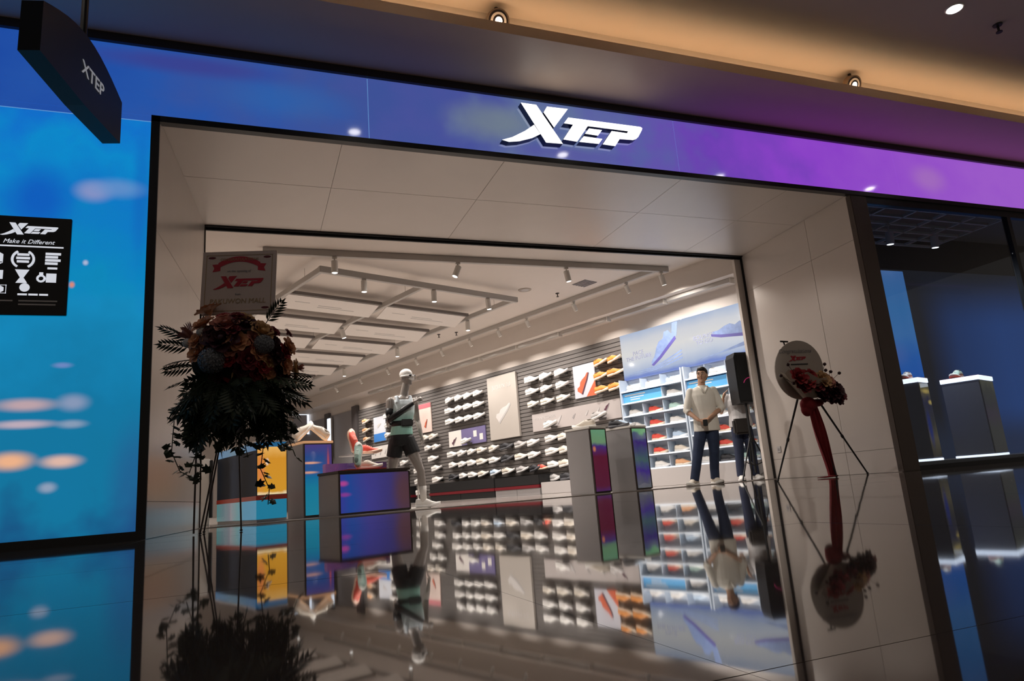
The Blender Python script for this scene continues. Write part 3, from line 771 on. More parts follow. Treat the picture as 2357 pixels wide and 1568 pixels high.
rs = thing('violet_riser', 'violet slab standing behind the white shoes on the low table', 'riser', (1.03 + WD.x * 0.44 + WN.x * 0.02, 2.66 + WD.y * 0.44 + WN.y * 0.02, 0.566), WROT)
MB().bbox(-0.05, 0.05, 0.0, 0.92, 0.0, 0.115, b=0.006).build('slab', screen('riser_glow', [(0.0, (66, 40, 66)), (0.6, (66, 44, 90)), (1.0, (110, 66, 110))], 'y', 0.9, 0, 0.2, 5, 0.7, 'object'), rs)
def TP(a, b): return (1.03 - WD.x * a * -1 * 0 + WD.x * b + WN.x * a, 2.66 + WD.y * b + WN.y * a)
x, y = TP(0.36, 0.12)
shoe('mint', 'white and mint boot-like shoe pair, upright one on the low table', (x, y, 0.755), R(70), 'white pair on the low table', 1.0, (0, R(-72)))
x, y = TP(0.54, 0.16)
shoe('cream', 'cream running shoe lying beside the mint one on the low table', (x, y, 0.583), R(-20), 'white pair on the low table', 1.0)
# clear stand with the coral pair
cs = thing('clear_riser', 'clear riser holding the coral shoes behind the low table', 'riser', (1.40, 3.60, 0), WROT)
MB().bbox(-0.16, 0.16, -0.20, 0.20, 0.80, 0.815, b=0.003).build('top_plate', 'fix', cs)
MB().box(-0.012, 0.012, -0.012, 0.012, 0.02, 0.80).build('stem', 'fix', cs)
MB().bbox(-0.14, 0.14, -0.16, 0.16, 0.0, 0.02, b=0.003).build('foot', 'fix', cs)
shoe('coral', 'coral running shoe tilted upright, left of the coral pair', (1.34, 3.58, 0.995), R(110), 'coral shoes on the riser', 1.05, (0, R(-68)))
shoe('coral', 'coral running shoe lying flat, right of the coral pair', (1.56, 3.60, 0.818), R(-12), 'coral shoes on the riser', 1.15)
t2 = plinth('screen_plinth', 'grey plinth with teal striped screen and orange top by the flowers', (0.655, 3.42), 0.43, 0.53, 1.03, sc_d, 'orangetop')
shoe('cream', 'white and cream shoe leaning upright on the orange top, left one', (0.70, 3.64, 1.155), R(30), 'shoes on the orange plinth', 1.1, (0, R(-42)))
shoe('cream', 'white and cream shoe leaning upright on the orange top, right one', (0.86, 3.70, 1.155), R(150), 'shoes on the orange plinth', 1.1, (0, R(-42)))
# the long island behind the flower stand
isl = thing('screen_island', 'long display island with black and amber screens behind the flower stand', 'display plinth', (0.055, 2.92, 0), WROT)
amber = screen('screen_amber', [(0.0, (236, 214, 170)), (0.06, (206, 146, 40)), (0.75, (208, 142, 40)), (1.0, (232, 178, 96))], 'z', 0.34, 0.94, 0.12, 7, 0.95, 'object', [(0.01, 0.06, 0.65, 0.3, 0.08, 0.35, (214, 120, 70), 0.8), (0.01, 0.14, 0.75, 0.3, 0.03, 0.06, (240, 225, 220), 0.9)])
night = screen('screen_night', [(0.0, (20, 24, 30)), (0.3, (14, 14, 16)), (0.55, (34, 38, 46)), (0.7, (16, 16, 18)), (1.0, (24, 26, 30))], 'x', 0, -1.5, 0.2, 5, 0.8, 'object', rough=0.5, spec=0.08)
teal = screen('screen_teal', [(0.0, (84, 128, 128)), (0.4, (120, 120, 130)), (0.55, (70, 130, 136)), (0.7, (30, 126, 160)), (1.0, (32, 132, 166))], 'x', -1.5, 0.0, 0.2, 3, 0.75, 'object')
bluecap = screen('screen_bluecap', [(0.0, (34, 110, 156)), (0.5, (70, 116, 140)), (1.0, (34, 104, 150))], 'x', -1.5, 0, 0.4, 5, 0.75, 'object')
MB().box(-1.50, -0.012, 0.012, 0.39, 0.0, 0.99).build('body', 'grey', isl)
MB().box(-1.50, 0.0, 0.0, 0.012, 0.33, 0.90).build('screen', night, isl)
MB().box(-0.012, 0.0, 0.012, 0.39, 0.34, 0.94).build('screen', amber, isl)
MB().box(-1.50, 0.006, -0.006, 0.395, 0.275, 0.33).build('red_band', 'redtop', isl)
MB().box(-1.50, 0.0, 0.0, 0.012, 0.04, 0.275).build('screen', teal, isl)
MB().box(-0.012, 0.0, 0.012, 0.39, 0.04, 0.275).build('screen', teal, isl)
MB().box(-1.50, 0.0, -0.004, 0.012, 0.90, 1.0).build('screen', bluecap, isl)
MB().box(-0.012, 0.004, 0.012, 0.39, 0.94, 1.0).build('screen', bluecap, isl)
MB().bbox(-1.52, 0.01, -0.01, 0.40, 1.0, 1.02, b=0.004).build('top', 'fix', isl)
gp = thing('garment_stand', 'narrow pale stand with a dark strip at the far left inside', 'stand', (-0.56, 4.3, 0), 0)
MB().bbox(-0.10, 0.0, 0, 0.3, 0.0, 0.92, b=0.006).build('side', 'fix', gp)
MB().bbox(0.0, 0.04, 0.02, 0.3, 0.1, 0.9, b=0.004).build('edge', 'rubber', gp)

# ================================================================== CEILING FITTINGS IN THE SHOP
def spotlamp(label, loc, aim, watts, group, stem=0.07, name='track_spotlight', length=0.17, r=0.045, angle=70, color=(1, 0.925, 0.86), blend=0.85, lensm='lens'):
    """loc: where it hangs from; aim: unit direction of the beam"""
    t = thing(name, label, 'spotlight', loc, 0, group)
    aim = Vector(aim).normalized()
    MB().bbox(-0.035, 0.035, -0.02, 0.02, -0.03, 0.0, b=0.003).build('adapter', 'fix', t)
    MB().tube([(0, 0, -0.03), (0, 0, -stem)], 0.009, 8).build('stem', 'fix', t, True)
    c = Vector((0, 0, -stem))
    a = c - aim * 0.03; b = a + aim * length
    hd = MB().tube([a, a + aim * 0.006, b - aim * 0.004, b], [r * 0.85, r, r, r * 0.94], 16).build('head', 'fix', t, False)
    MB().tube([b - aim * 0.002, b + aim * 0.0015], [r * 0.82, r * 0.80], 16).build('lens', lensm, hd)
    if watts:
        ld = bpy.data.lights.new('spot', 'SPOT')
        ld.energy = watts; ld.color = color; ld.spot_size = R(angle); ld.spot_blend = blend; ld.shadow_soft_size = r * 0.8
        lo = bpy.data.objects.new('spot_light', ld)
        COL.objects.link(lo)
        lo.parent = t
        lo.location = b + aim * 0.02
        lo.rotation_euler = aim.to_track_quat('-Z', 'Y').to_euler()
    return t
def wvec(x, y, z):
    v = -WD * x + WN * y
    return (v.x, v.y, z)
# rail across the entrance
rl = tag(MB().bbox(0.14, 7.08, 3.60, 3.68, ZC - 0.10, ZC, b=0.006).build('light_rail', 'rail'), 'long ceiling light rail running across behind the entrance', 'light rail')
for i, (x, aim) in enumerate(((1.16, (0, 0.05, -1)), (3.10, (-0.42, 0, -1)), (5.03, (0.18, 0, -1)), (6.93, (0.30, 0.1, -1)))):
    spotlamp(f'white spotlight on the rail behind the entrance, {ords(i, 4)}', (x, 3.64, ZC - 0.10), aim, STORE_SPOT * 1.15, 'spotlights on the front rail', 0.09, length=0.19, r=0.05, angle=150)
# rail along the bulkhead
tag(MB().bbox(-14.5, -0.65, -0.035, 0.035, ZC - 0.09, ZC, b=0.005).build('light_rail', 'rail', None, False, WP(0, 1.17, 0), WROT), 'long ceiling light rail running along the shoe wall bulkhead', 'light rail')
for i, s in enumerate((1.35, 2.75, 4.2, 5.2, 6.3, 7.5, 8.7, 10.2, 11.8, 13.4)):
    spotlamp(f'white spotlight on the bulkhead rail, {["nearest", "second", "third", "fourth", "fifth", "sixth", "seventh", "eighth", "ninth", "farthest"][i]} from the entrance', WP(s, 1.17, ZC - 0.09), wvec(0.02, 0.55, -1), WALL_SPOT, 'spotlights on the bulkhead rail', 0.08, length=0.16, r=0.042, angle=100)
# linear fittings under the bulkhead
for i, s in enumerate((0.3, 1.75, 3.2, 4.65, 6.1, 7.55, 9.0, 10.45, 11.9)):
    f = thing('linear_fitting', f'grey linear fitting under the bulkhead, {["nearest the entrance", "second from the entrance", "third from the entrance", "fourth from the entrance", "fifth from the entrance", "sixth from the entrance", "seventh from the entrance", "eighth from the entrance", "farthest inside"][i]}', 'light fitting', WP(s, 0.42, 3.5), WROT, 'linear fittings under the bulkhead')
    MB().bbox(-0.68, 0.68, -0.06, 0.06, -0.075, 0.0, b=0.006).build('housing', 'rail', f)
    MB().bbox(0.68, 0.71, -0.065, 0.065, -0.10, 0.0, b=0.004).build('end_cap', 'fix', f)
# hanging grid with boards
GZ = 3.70
gr = thing('ceiling_grid', 'white hanging ceiling frame of long bars above the shop floor', 'ceiling grid', WP(2.9, 4.6, GZ), WROT)
MB().bbox(-0.04, 0.04, -2.02, 2.02, -0.05, 0.05, b=0.006).build('front_bar', 'rail', gr)
for d in (-1.98, -0.1, 1.95):
    MB().bbox(-11.5, -0.04, d - 0.035, d + 0.035, -0.045, 0.045, b=0.006).build('long_bar', 'rail', gr)
for k in range(6):
    for j, d in enumerate((-1.98, -0.1, 1.95)):
        MB().tube([(-0.6 - 1.9 * k, d, 0.045), (-0.6 - 1.9 * k, d, 0.2)], 0.005, 6).build('hanger', 'fix', gr)
bd_me = MB().bbox(-0.17, 0.17, -0.86, 0.86, -0.03, 0.0, b=0.004).mesh('board')
for k in range(6):
    for d in (-1.04, 0.93):
        s = 4.30 + 1.45 * k - 2.9
        bb = thing('hanging_board', f'white hanging ceiling board, {ORD[k]} row from the entrance, {"window" if d < 0 else "shoe wall"} side'.replace('window side', 'left side'), 'ceiling board', WP(s + 2.9, 4.6 - d, GZ + 0.02), WROT, 'white boards in the ceiling frame')
        w_ = 0.90 if d < 0 else 0.95
        MB().bbox(-0.46, -0.03, -w_ + 0.02, w_ - 0.02, -0.012, 0.006, b=0.003, mtx=Matrix.Rotation(R(-18), 4, 'Y')).build('board', 'slab', bb)
        MB().bbox(0.0, 0.05, -w_, w_, -0.02, 0.035, b=0.004).build('rail', mat('board_rail', (0.17, 0.15, 0.14, 1), 0.5) if 'board_rail' not in bpy.data.materials else bpy.data.materials['board_rail'], bb)
        pl = MB()
        for q, (a0, a1) in enumerate(((-0.75, -0.45), (-0.25, 0.25), (-0.25, 0.55))):
            pl.box(-0.22 - 0.05 * q, -0.208 - 0.05 * q, a0 * w_, a1 * w_, -0.0145, -0.0125, mtx=Matrix.Rotation(R(-18), 4, 'Y'))
        pl.build('printed_lines', 'inkpale', bb)
for i, (s, d, aim) in enumerate(((2.90, 5.85, (0, 0, -1)), (2.90, 4.50, (0, 0, -1)), (2.90, 3.30, (0.1, 0, -1)), (5.95, 4.70, (0.25, 0, -1)), (4.4, 2.65, (0, 0, -1)), (7.2, 2.65, (0, 0, -1)), (9.9, 2.65, (0, 0, -1)), (6.5, 6.58, (0, 0, -1)), (9.3, 6.58, (0, 0, -1)), (9.5, 4.70, (0, 0, -1)), (12.0, 6.58, (0, 0.3, -1)), (13.8, 4.70, (0, 0.3, -1)), (14.0, 6.58, (-0.3, 0.3, -1)), (13.0, 2.65, (0, 0, -1)))):  # the last four spots are added to brighten the back of the shop
    spotlamp('white spotlight under the hanging frame, ' + ['front bar, leftmost', 'front bar, middle', 'front bar, rightmost', 'middle bar, tilted', 'right bar, nearest', 'right bar, middle', 'right bar, farthest', 'left bar, nearest', 'left bar, third', 'middle bar, second', 'left bar, fourth, added to brighten the back', 'middle bar, farthest, added to brighten the back', 'left bar, farthest, added to brighten the back', 'right bar, very end, added to brighten the back'][i], WP(s, d, GZ - 0.045), aim, STORE_SPOT, 'spotlights under the hanging frame', 0.06, length=0.19, r=0.048, angle=150)
# small ceiling items
def disc(name, label, cat, loc, r, m, h=0.012):
    t = thing(name, label, cat, loc)
    MB().tube([(0, 0, -h), (0, 0, 0)], [r * 0.94, r], 24).build('plate', m, t)
    MB().tube([(0, 0, -h - 0.004), (0, 0, -h)], [r * 0.55, r * 0.62], 20).build('grille', 'inkpale', t)
    return t
disc('ceiling_speaker', 'round beige speaker flush in the shop ceiling', 'speaker', WP(2.8, 2.44, ZC), 0.13, mat('beige_plate', (0.42, 0.36, 0.31, 1), 0.6))
vt = thing('air_vent', 'square grey air vent in the shop ceiling', 'air vent', WP(1.95, 1.66, ZC), WROT)
MB().box(-0.17, 0.17, -0.17, 0.17, -0.008, 0.0).build('backing', 'ink', vt)
for i in range(5):
    MB().box(-0.16, 0.16, -0.15 + 0.07 * i, -0.12 + 0.07 * i, -0.016, -0.006).build('slat', mat('vent_slat', (0.22, 0.20, 0.21, 1), 0.5) if 'vent_slat' not in bpy.data.materials else bpy.data.materials['vent_slat'], vt)
def sprinkler(label, loc, m='bronze', k=1.0):
    t = thing('sprinkler', label, 'sprinkler', loc)
    MB().tube([(0, 0, -0.012 * k), (0, 0, 0)], [0.035 * k, 0.04 * k], 14).build('collar', m, t)
    MB().tube([(0, 0, -0.07 * k), (0, 0, -0.012 * k)], 0.010 * k, 8).build('stem', m, t)
    MB().tube([(0, 0, -0.078 * k), (0, 0, -0.07 * k)], 0.026 * k, 12).build('deflector', m, t)
sprinkler('small dark sprinkler beside the ceiling speaker', WP(2.69, 1.67, ZC))
sprinkler('small dark sprinkler between rail and hanging frame, nearer', WP(6.21, 1.61, ZC))
sprinkler('small dark sprinkler between rail and hanging frame, farther', WP(6.55, 1.88, ZC))
# far wall: light tube, framed cabinet
tb = thing('light_tube', 'upright cool white light tube on the far grey wall', 'light tube', WP(16.05, 0.12, 1.68), WROT)
MB().bbox(-0.10, 0.10, -0.05, 0.0, 0, 1.42, b=0.01).build('diffuser', 'tube', tb)
MB().bbox(-0.12, 0.12, 0.0, 0.06, -0.02, 1.44, b=0.006).build('channel', 'rail', tb)
fc = thing('sign_frame', 'white lit frame jutting from the far end of the grey wall', 'sign frame', WP(17.97, 0.02, 2.76), WROT)
MB().bbox(-0.03, 0.03, -0.62, 0.0, 0.72, 0.80, b=0.006).build('top_bar', 'tube', fc)
MB().bbox(-0.03, 0.03, -0.08, 0.0, 0.0, 0.72, b=0.006).build('side_bar', 'tube', fc)
MB().bbox(-0.02, 0.02, -0.60, -0.08, 0.02, 0.72, b=0.004).build('panel', 'greywall', fc)
MB().bbox(0.02, 0.05, -0.40, -0.20, 0.10, 0.30, b=0.008).build('dark_item', 'ink', fc)

# ================================================================== PEOPLE AND MANNEQUIN
def hand(mb, wrist, along, palm_n, side, k=1.0, curl=0.6):
    """palm, four fingers and a thumb; along: pointing direction, palm_n: palm normal, side: +1/-1 thumb side"""
    a = Vector(along).normalized(); n = Vector(palm_n).normalized(); s = a.cross(n).normalized() * side
    w = Vector(wrist)
    mb.tube([w, w + a * 0.04 * k, w + a * 0.085 * k], [0.026 * k, 0.034 * k, 0.032 * k], 10, round_ends=True, flat=0.55)
    for i, ln in enumerate((0.070, 0.080, 0.074, 0.058)):
        b = w + a * 0.085 * k + s * (0.030 - 0.020 * i) * k
        c = b + (a * math.cos(curl * 0.6) + n * math.sin(curl * 0.6)) * ln * 0.5 * k
        d = c + (a * math.cos(curl * 1.6) + n * math.sin(curl * 1.6)) * ln * 0.5 * k
        mb.tube([b - a * 0.02 * k, c, d], [0.0095 * k, 0.009 * k, 0.0078 * k], 7, round_ends=True)
    t0 = w + a * 0.03 * k + s * 0.024 * k
    t1 = t0 + (a * 0.6 + s * 0.7 + n * 0.3).normalized() * 0.035 * k
    t2 = t1 + (a * 0.9 + s * 0.15 + n * 0.5).normalized() * 0.032 * k
    mb.tube([t0, t1, t2], [0.012 * k, 0.0105 * k, 0.009 * k], 7, round_ends=True)
def head_skin(mb, c, turn=0.0, k=1.0):
    m = Matrix.Translation(c) @ Matrix.Rotation(turn, 4, 'Z') @ Matrix.Scale(k, 4)
    mb.ell((0, 0.005, 0.02), (0.076, 0.094, 0.105), 18, 12, mtx=m)
    mb.ell((0, -0.025, -0.055), (0.056, 0.060, 0.062), 16, 10, mtx=m)          # jaw
    mb.ell((0, -0.072, -0.094), (0.024, 0.016, 0.018), 10, 7, mtx=m)           # chin
    mb.tube([(0, -0.088, 0.018), (0, -0.108, -0.018), (0, -0.098, -0.030)], [0.009, 0.014, 0.015], 8, mtx=m, round_ends=True)
    for s in (-1, 1):
        mb.ell((s * 0.078, 0.012, -0.008), (0.012, 0.020, 0.032), 8, 7, mtx=m)
        mb.ell((s * 0.032, -0.080, 0.034), (0.024, 0.014, 0.009), 8, 6, mtx=m)  # brow ridge
        mb.ell((s * 0.040, -0.064, -0.022), (0.024, 0.022, 0.024), 8, 6, mtx=m)
    return m
SKIN = mat('skin', (0.50, 0.29, 0.19, 1), 0.5, var=0.06, scale=14)
def face_parts(parent, m, hair_m):
    for s in (-1, 1):
        MB().ell((s * 0.031, -0.0865, 0.013), (0.0130, 0.007, 0.0055), 10, 6, mtx=m).build('eye', mat('eye_white', (0.62, 0.58, 0.54, 1), 0.3) if 'eye_white' not in bpy.data.materials else bpy.data.materials['eye_white'], parent, True)
        MB().ell((s * 0.031, -0.0925, 0.013), (0.0060, 0.004, 0.0055), 8, 6, mtx=m).build('pupil', 'rubber', parent, True)
        MB().tube([(s * 0.014, -0.0945, 0.038), (s * 0.032, -0.095, 0.043), (s * 0.050, -0.084, 0.037)], [0.004, 0.005, 0.003], 6, mtx=m).build('eyebrow', hair_m, parent, True)
    MB().tube([(-0.024, -0.083, -0.054), (0, -0.090, -0.053), (0.024, -0.083, -0.054)], [0.003, 0.0065, 0.003], 7, mtx=m, round_ends=True).build('mouth', mat('lips', (0.36, 0.12, 0.10, 1), 0.5) if 'lips' not in bpy.data.materials else bpy.data.materials['lips'], parent, True)
def person(label, loc, rz, shirt, trousers, footwear, elbows, wrists, hands, turn=0.0, hem=0.80, feet=((-0.13, 0.0, R(-28)), (0.14, 0.03, R(12))), height=1.0, hip=0.03, sleeve=0.55, untucked=True):
    t = thing('person', label, 'person', loc, rz)
    t.scale = (height,) * 3
    hx = hip
    body = MB()
    H = Vector((hx + 0.035, -0.005, 1.648))
    hm = head_skin(body, H, turn)
    body.tube([(hx + 0.005, 0.022, 1.44), (hx + 0.012, 0.014, 1.52), (hx + 0.02, 0.008, 1.60)], [0.062, 0.056, 0.056], 14)
    body.loft([(hx, 0.0, 0.86, 0.14, 0.095), (hx, 0, 0.95, 0.15, 0.10), (hx, 0, 1.08, 0.135, 0.09), (hx, 0, 1.25, 0.15, 0.10), (hx, 0.01, 1.38, 0.155, 0.095), (hx, 0.015, 1.45, 0.12, 0.07), (hx, 0.02, 1.49, 0.06, 0.05)])
    SH = [Vector((hx - 0.175, 0.015, 1.415)), Vector((hx + 0.175, 0.015, 1.415))]
    for i in range(2):
        e = Vector(elbows[i]); w = Vector(wrists[i])
        body.tube([SH[i], SH[i].lerp(e, 0.5), e, e.lerp(w, 0.35), w], [0.040, 0.040, 0.036, 0.038, 0.026], 12, round_ends=True)
        hand(body, w, *hands[i])
    for i, s in enumerate((-1, 1)):
        fx, fy, fr = feet[i]
        body.tube([(hx + s * 0.085, 0, 0.90), ((hx + s * 0.085 + fx) / 2, -0.015, 0.50), (fx, fy + 0.01, 0.10)], [0.07, 0.038, 0.026], 12, round_ends=True)
    link('body', remeshed(body, 0.0075, 'body', 4), SKIN, t, True)
    hair_m = mat('black_hair', (0.012, 0.010, 0.010, 1), 0.45, scale=60, bump=0.003) if 'black_hair' not in bpy.data.materials else bpy.data.materials['black_hair']
    hr = MB().ell((0, 0.022, 0.050), (0.087, 0.092, 0.096), 20, 12, mtx=hm).ell((0.01, -0.042, 0.098), (0.066, 0.056, 0.040), 14, 8, mtx=hm).ell((0, 0.055, -0.01), (0.068, 0.052, 0.075), 14, 8, mtx=hm)
    link('hair', remeshed(hr, 0.007, 'hair', 2), hair_m, t, True)
    face_parts(t, hm, hair_m)
    sh = MB()
    b0 = hem
    sh.loft([(hx, 0.0, b0, 0.200, 0.145), (hx, -0.005, b0 + 0.10, 0.195, 0.142), (hx, 0, 1.08, 0.180, 0.130), (hx, 0, 1.22, 0.186, 0.132), (hx, 0.005, 1.34, 0.198, 0.124), (hx, 0.012, 1.42, 0.182, 0.098), (hx, 0.018, 1.468, 0.120, 0.076), (hx + 0.01, 0.018, 1.495, 0.068, 0.064)])
    for i in range(2):
        e = Vector(elbows[i]); w = Vector(wrists[i]); q = e.lerp(w, max(0, sleeve - 0.4))
        pts = [SH[i] + Vector((0, 0, 0.005)), SH[i].lerp(e, 0.5), e, q] if sleeve > 0.42 else [SH[i] + Vector((0, 0, 0.005)), SH[i].lerp(e, 0.45), SH[i].lerp(e, 0.72)]
        sh.ell(SH[i], (0.062, 0.062, 0.060), 14, 9)
        sh.tube(pts, [0.058, 0.062, 0.057, 0.056][:len(pts)], 14)
    s_o = link('shirt', remeshed(sh, 0.009, 'shirt', 3), shirt, t, True)
    cl = MB()
    cl.tube([(hx - 0.055, -0.045, 1.475), (hx - 0.02, -0.100, 1.425), (hx - 0.002, -0.118, 1.36)], [0.020, 0.022, 0.010], 8, flat=0.5)
    cl.tube([(hx + 0.075, -0.045, 1.475), (hx + 0.045, -0.100, 1.425), (hx + 0.012, -0.118, 1.36)], [0.020, 0.022, 0.010], 8, flat=0.5)
    cl.build('collar', shirt, s_o, True)
    tr = MB()
    tr.loft([(hx, 0, 0.80, 0.165, 0.115), (hx, 0, 0.90, 0.168, 0.118), (hx, 0, 1.0, 0.160, 0.112)])
    for i, s in enumerate((-1, 1)):
        fx, fy, fr = feet[i]
        tr.tube([(hx + s * 0.082, 0.0, 0.88), ((hx + s * 0.082) * 0.76 + fx * 0.24, -0.01, 0.68), ((hx + s * 0.082) * 0.5 + fx * 0.5, -0.012, 0.48), ((hx + s * 0.082) * 0.2 + fx * 0.8, fy + 0.012, 0.24), (fx, fy + 0.015, 0.075)], [0.094, 0.092, 0.076, 0.070, 0.066], 16)
    link('trousers', remeshed(tr, 0.009, 'trousers', 3), trousers, t, True)
    u, so_, op, lc = shoe_set(footwear)
    for i in range(2):
        fx, fy, fr = feet[i]
        o = link('shoe', u, u.materials[0], t, False, (fx + math.cos(fr - R(90)) * 0.055, fy + 0.02 + math.sin(fr - R(90)) * 0.055, 0.0), (0, 0, fr - R(90)))
        o.scale = (0.9, 0.98, 0.95)
        link('sole', so_, so_.materials[0], o)
    return t
linen = mat('cream_linen', (0.78, 0.735, 0.65, 1), 0.75, var=0.06, scale=9, bump=0.004)
denim = mat('navy_denim', (0.020, 0.032, 0.070, 1), 0.8, var=0.5, scale=7, bump=0.012)
man = person('man in a cream shirt and navy jeans standing with clasped hands', (6.63, 2.62, 0.0), R(-24), linen, denim, 'cream',
    [(-0.215, -0.03, 1.12), (0.325, 0.0, 1.13)], [(-0.095, -0.215, 0.955), (0.055, -0.215, 0.965)],
    [((0.75, -0.35, -0.45), (0.15, 0.7, -0.5), 1, 1.0, 0.9), ((-0.75, -0.45, -0.35), (-0.1, 0.6, -0.6), -1, 1.0, 0.9)], R(-26), 0.79, ((-0.235, -0.05, R(-40)), (0.095, 0.05, R(14))), 1.03, 0.06, 0.62)
o = MB().bbox(-0.05, 0.02, -0.300, -0.285, 0.88, 0.98, b=0.006).build('phone', 'rubber', None, False, man.location, R(-24)); tag(o, 'dark phone held in the standing man\'s hands', 'phone')
white_tee = mat('white_cotton', (0.62, 0.60, 0.60, 1), 0.8, var=0.05); night_jean = mat('dark_denim', (0.022, 0.030, 0.065, 1), 0.8, var=0.3, scale=5)
p2 = person('person in a white top and dark jeans half hidden behind the loudspeaker', (7.76, 3.10, 0.0), R(-20), white_tee, night_jean, 'white',
    [(-0.30, 0.04, 1.16), (0.30, 0.04, 1.16)], [(-0.28, -0.12, 1.38), (0.30, 0.0, 0.92)], [((0.3, -0.4, 1), (0.5, -0.3, 0), 1, 1.0, 0.5), ((0, 0, -1), (-1, 0, 0), 1, 1.0, 0.4)], R(-10), 0.90, ((-0.12, 0.0, R(-10)), (0.13, 0.0, R(10))), 1.0, 0.0, 0.35)
bg = tag(MB().bbox(-0.13, 0.13, -0.07, 0.07, 0.0, 0.26, b=0.03).build('shoulder_bag', mat('dark_bag', (0.03, 0.024, 0.02, 1), 0.6), None, False, (7.62, 2.93, 0.76), R(-20)), 'dark bag hanging at the hip of the person behind the loudspeaker', 'bag')

# ---- mannequin in running kit
mq = thing('mannequin', 'grey running mannequin in mint vest and black shorts', 'mannequin', (2.08, 3.42, 0.0), 0)
K = 1.045
mq.scale = (K,) * 3
GREYSKIN = mat('mannequin_grey', (0.30, 0.265, 0.24, 1), 0.32, var=0.03)
def q(x, z, y=0.0): return (x - 2.0, y, z - 0.0)
mb = MB()
hm = head_skin(mb, Vector((0.045, -0.02, 1.80)), R(38), 0.98)
mb.tube([(0.0, 0.01, 1.52), (0.015, 0.0, 1.62), (0.04, -0.01, 1.72)], [0.064, 0.056, 0.056], 14)
mb.loft([(-0.06, 0.0, 0.94, 0.135, 0.10), (-0.055, 0, 1.02, 0.145, 0.105), (-0.045, 0, 1.14, 0.125, 0.09), (-0.03, 0, 1.30, 0.155, 0.105), (-0.02, 0.0, 1.43, 0.165, 0.10), (-0.015, 0.0, 1.51, 0.125, 0.075), (-0.005, 0.01, 1.56, 0.06, 0.05)])
SL, SR = Vector((-0.20, -0.02, 1.475)), Vector((0.155, 0.06, 1.475))
EL, WL_ = Vector((-0.235, -0.05, 1.215)), Vector((0.095, -0.20, 1.43))
ER, WR = Vector((0.215, 0.17, 1.22)), Vector((0.235, 0.06, 1.00))
mb.tube([SL, SL.lerp(EL, 0.5), EL, EL.lerp(WL_, 0.35), WL_], [0.058, 0.050, 0.040, 0.041, 0.027], 12, round_ends=True)
hand(mb, WL_, (0.85, -0.2, 0.45), (0.2, 0.9, -0.3), 1, 1.0, 0.8)
mb.tube([SR, SR.lerp(ER, 0.5), ER, ER.lerp(WR, 0.35), WR], [0.056, 0.048, 0.039, 0.039, 0.026], 12, round_ends=True)
hand(mb, WR, (0.15, -0.35, -1), (-0.9, 0, 0), 1, 1.0, 0.6)
HL, HR = Vector((-0.125, 0.02, 0.93)), Vector((0.015, -0.01, 0.93))
KL, AL = Vector((-0.195, 0.10, 0.50)), Vector((-0.215, 0.22, 0.10))
KR, AR = Vector((0.165, -0.10, 0.50)), Vector((0.185, -0.12, 0.10))
mb.tube([HL, HL.lerp(KL, 0.5), KL, KL.lerp(AL, 0.35), AL], [0.092, 0.080, 0.056, 0.056, 0.034], 14, round_ends=True)
mb.tube([HR, HR.lerp(KR, 0.5), KR, KR.lerp(AR, 0.35), AR], [0.092, 0.080, 0.056, 0.057, 0.034], 14, round_ends=True)
link('body', remeshed(mb, 0.008, 'body', 4), GREYSKIN, mq, True)
vest_m, nt, p = nt_new('mint_vest')
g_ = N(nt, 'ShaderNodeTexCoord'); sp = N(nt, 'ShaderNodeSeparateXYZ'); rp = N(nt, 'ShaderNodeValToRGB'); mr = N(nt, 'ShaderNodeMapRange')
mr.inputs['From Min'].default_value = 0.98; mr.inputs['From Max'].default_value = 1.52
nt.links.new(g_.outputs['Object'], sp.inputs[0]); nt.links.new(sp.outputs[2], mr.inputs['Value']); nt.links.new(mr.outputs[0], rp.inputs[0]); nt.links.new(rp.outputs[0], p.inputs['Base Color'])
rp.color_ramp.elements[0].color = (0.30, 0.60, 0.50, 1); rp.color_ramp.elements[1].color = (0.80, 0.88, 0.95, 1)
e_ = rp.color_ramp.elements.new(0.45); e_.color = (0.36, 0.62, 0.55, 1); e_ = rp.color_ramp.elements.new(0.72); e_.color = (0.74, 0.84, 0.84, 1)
p.inputs['Roughness'].default_value = 0.6
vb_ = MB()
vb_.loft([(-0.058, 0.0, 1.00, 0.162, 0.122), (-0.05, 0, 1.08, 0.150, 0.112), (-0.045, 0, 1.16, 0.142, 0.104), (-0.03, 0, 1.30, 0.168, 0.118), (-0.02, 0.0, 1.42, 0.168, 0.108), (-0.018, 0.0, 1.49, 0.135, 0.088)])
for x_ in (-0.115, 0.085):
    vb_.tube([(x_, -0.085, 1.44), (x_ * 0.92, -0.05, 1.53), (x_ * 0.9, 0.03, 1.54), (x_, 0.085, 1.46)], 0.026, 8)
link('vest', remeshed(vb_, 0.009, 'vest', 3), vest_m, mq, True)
sb_ = MB().loft([(-0.06, 0, 0.86, 0.155, 0.115), (-0.06, 0.0, 0.95, 0.160, 0.122), (-0.058, 0, 1.03, 0.150, 0.112)])
sb_.tube([HL + Vector((0, 0, 0.02)), HL.lerp(KL, 0.50)], [0.104, 0.108], 16).tube([HR + Vector((0, 0, 0.02)), HR.lerp(KR, 0.46)], [0.104, 0.108], 16)
link('shorts', remeshed(sb_, 0.009, 'shorts', 3), mat('black_shorts', (0.010, 0.010, 0.011, 1), 0.7), mq, True)
MB().tube([SL.lerp(EL, 0.42), SL.lerp(EL, 0.7), EL, EL.lerp(WL_, 0.35), EL.lerp(WL_, 0.97)], [0.056, 0.050, 0.046, 0.046, 0.032], 14, round_ends=False).build('arm_sleeve', mat('black_lycra', (0.008, 0.008, 0.010, 1), 0.5), mq, True)
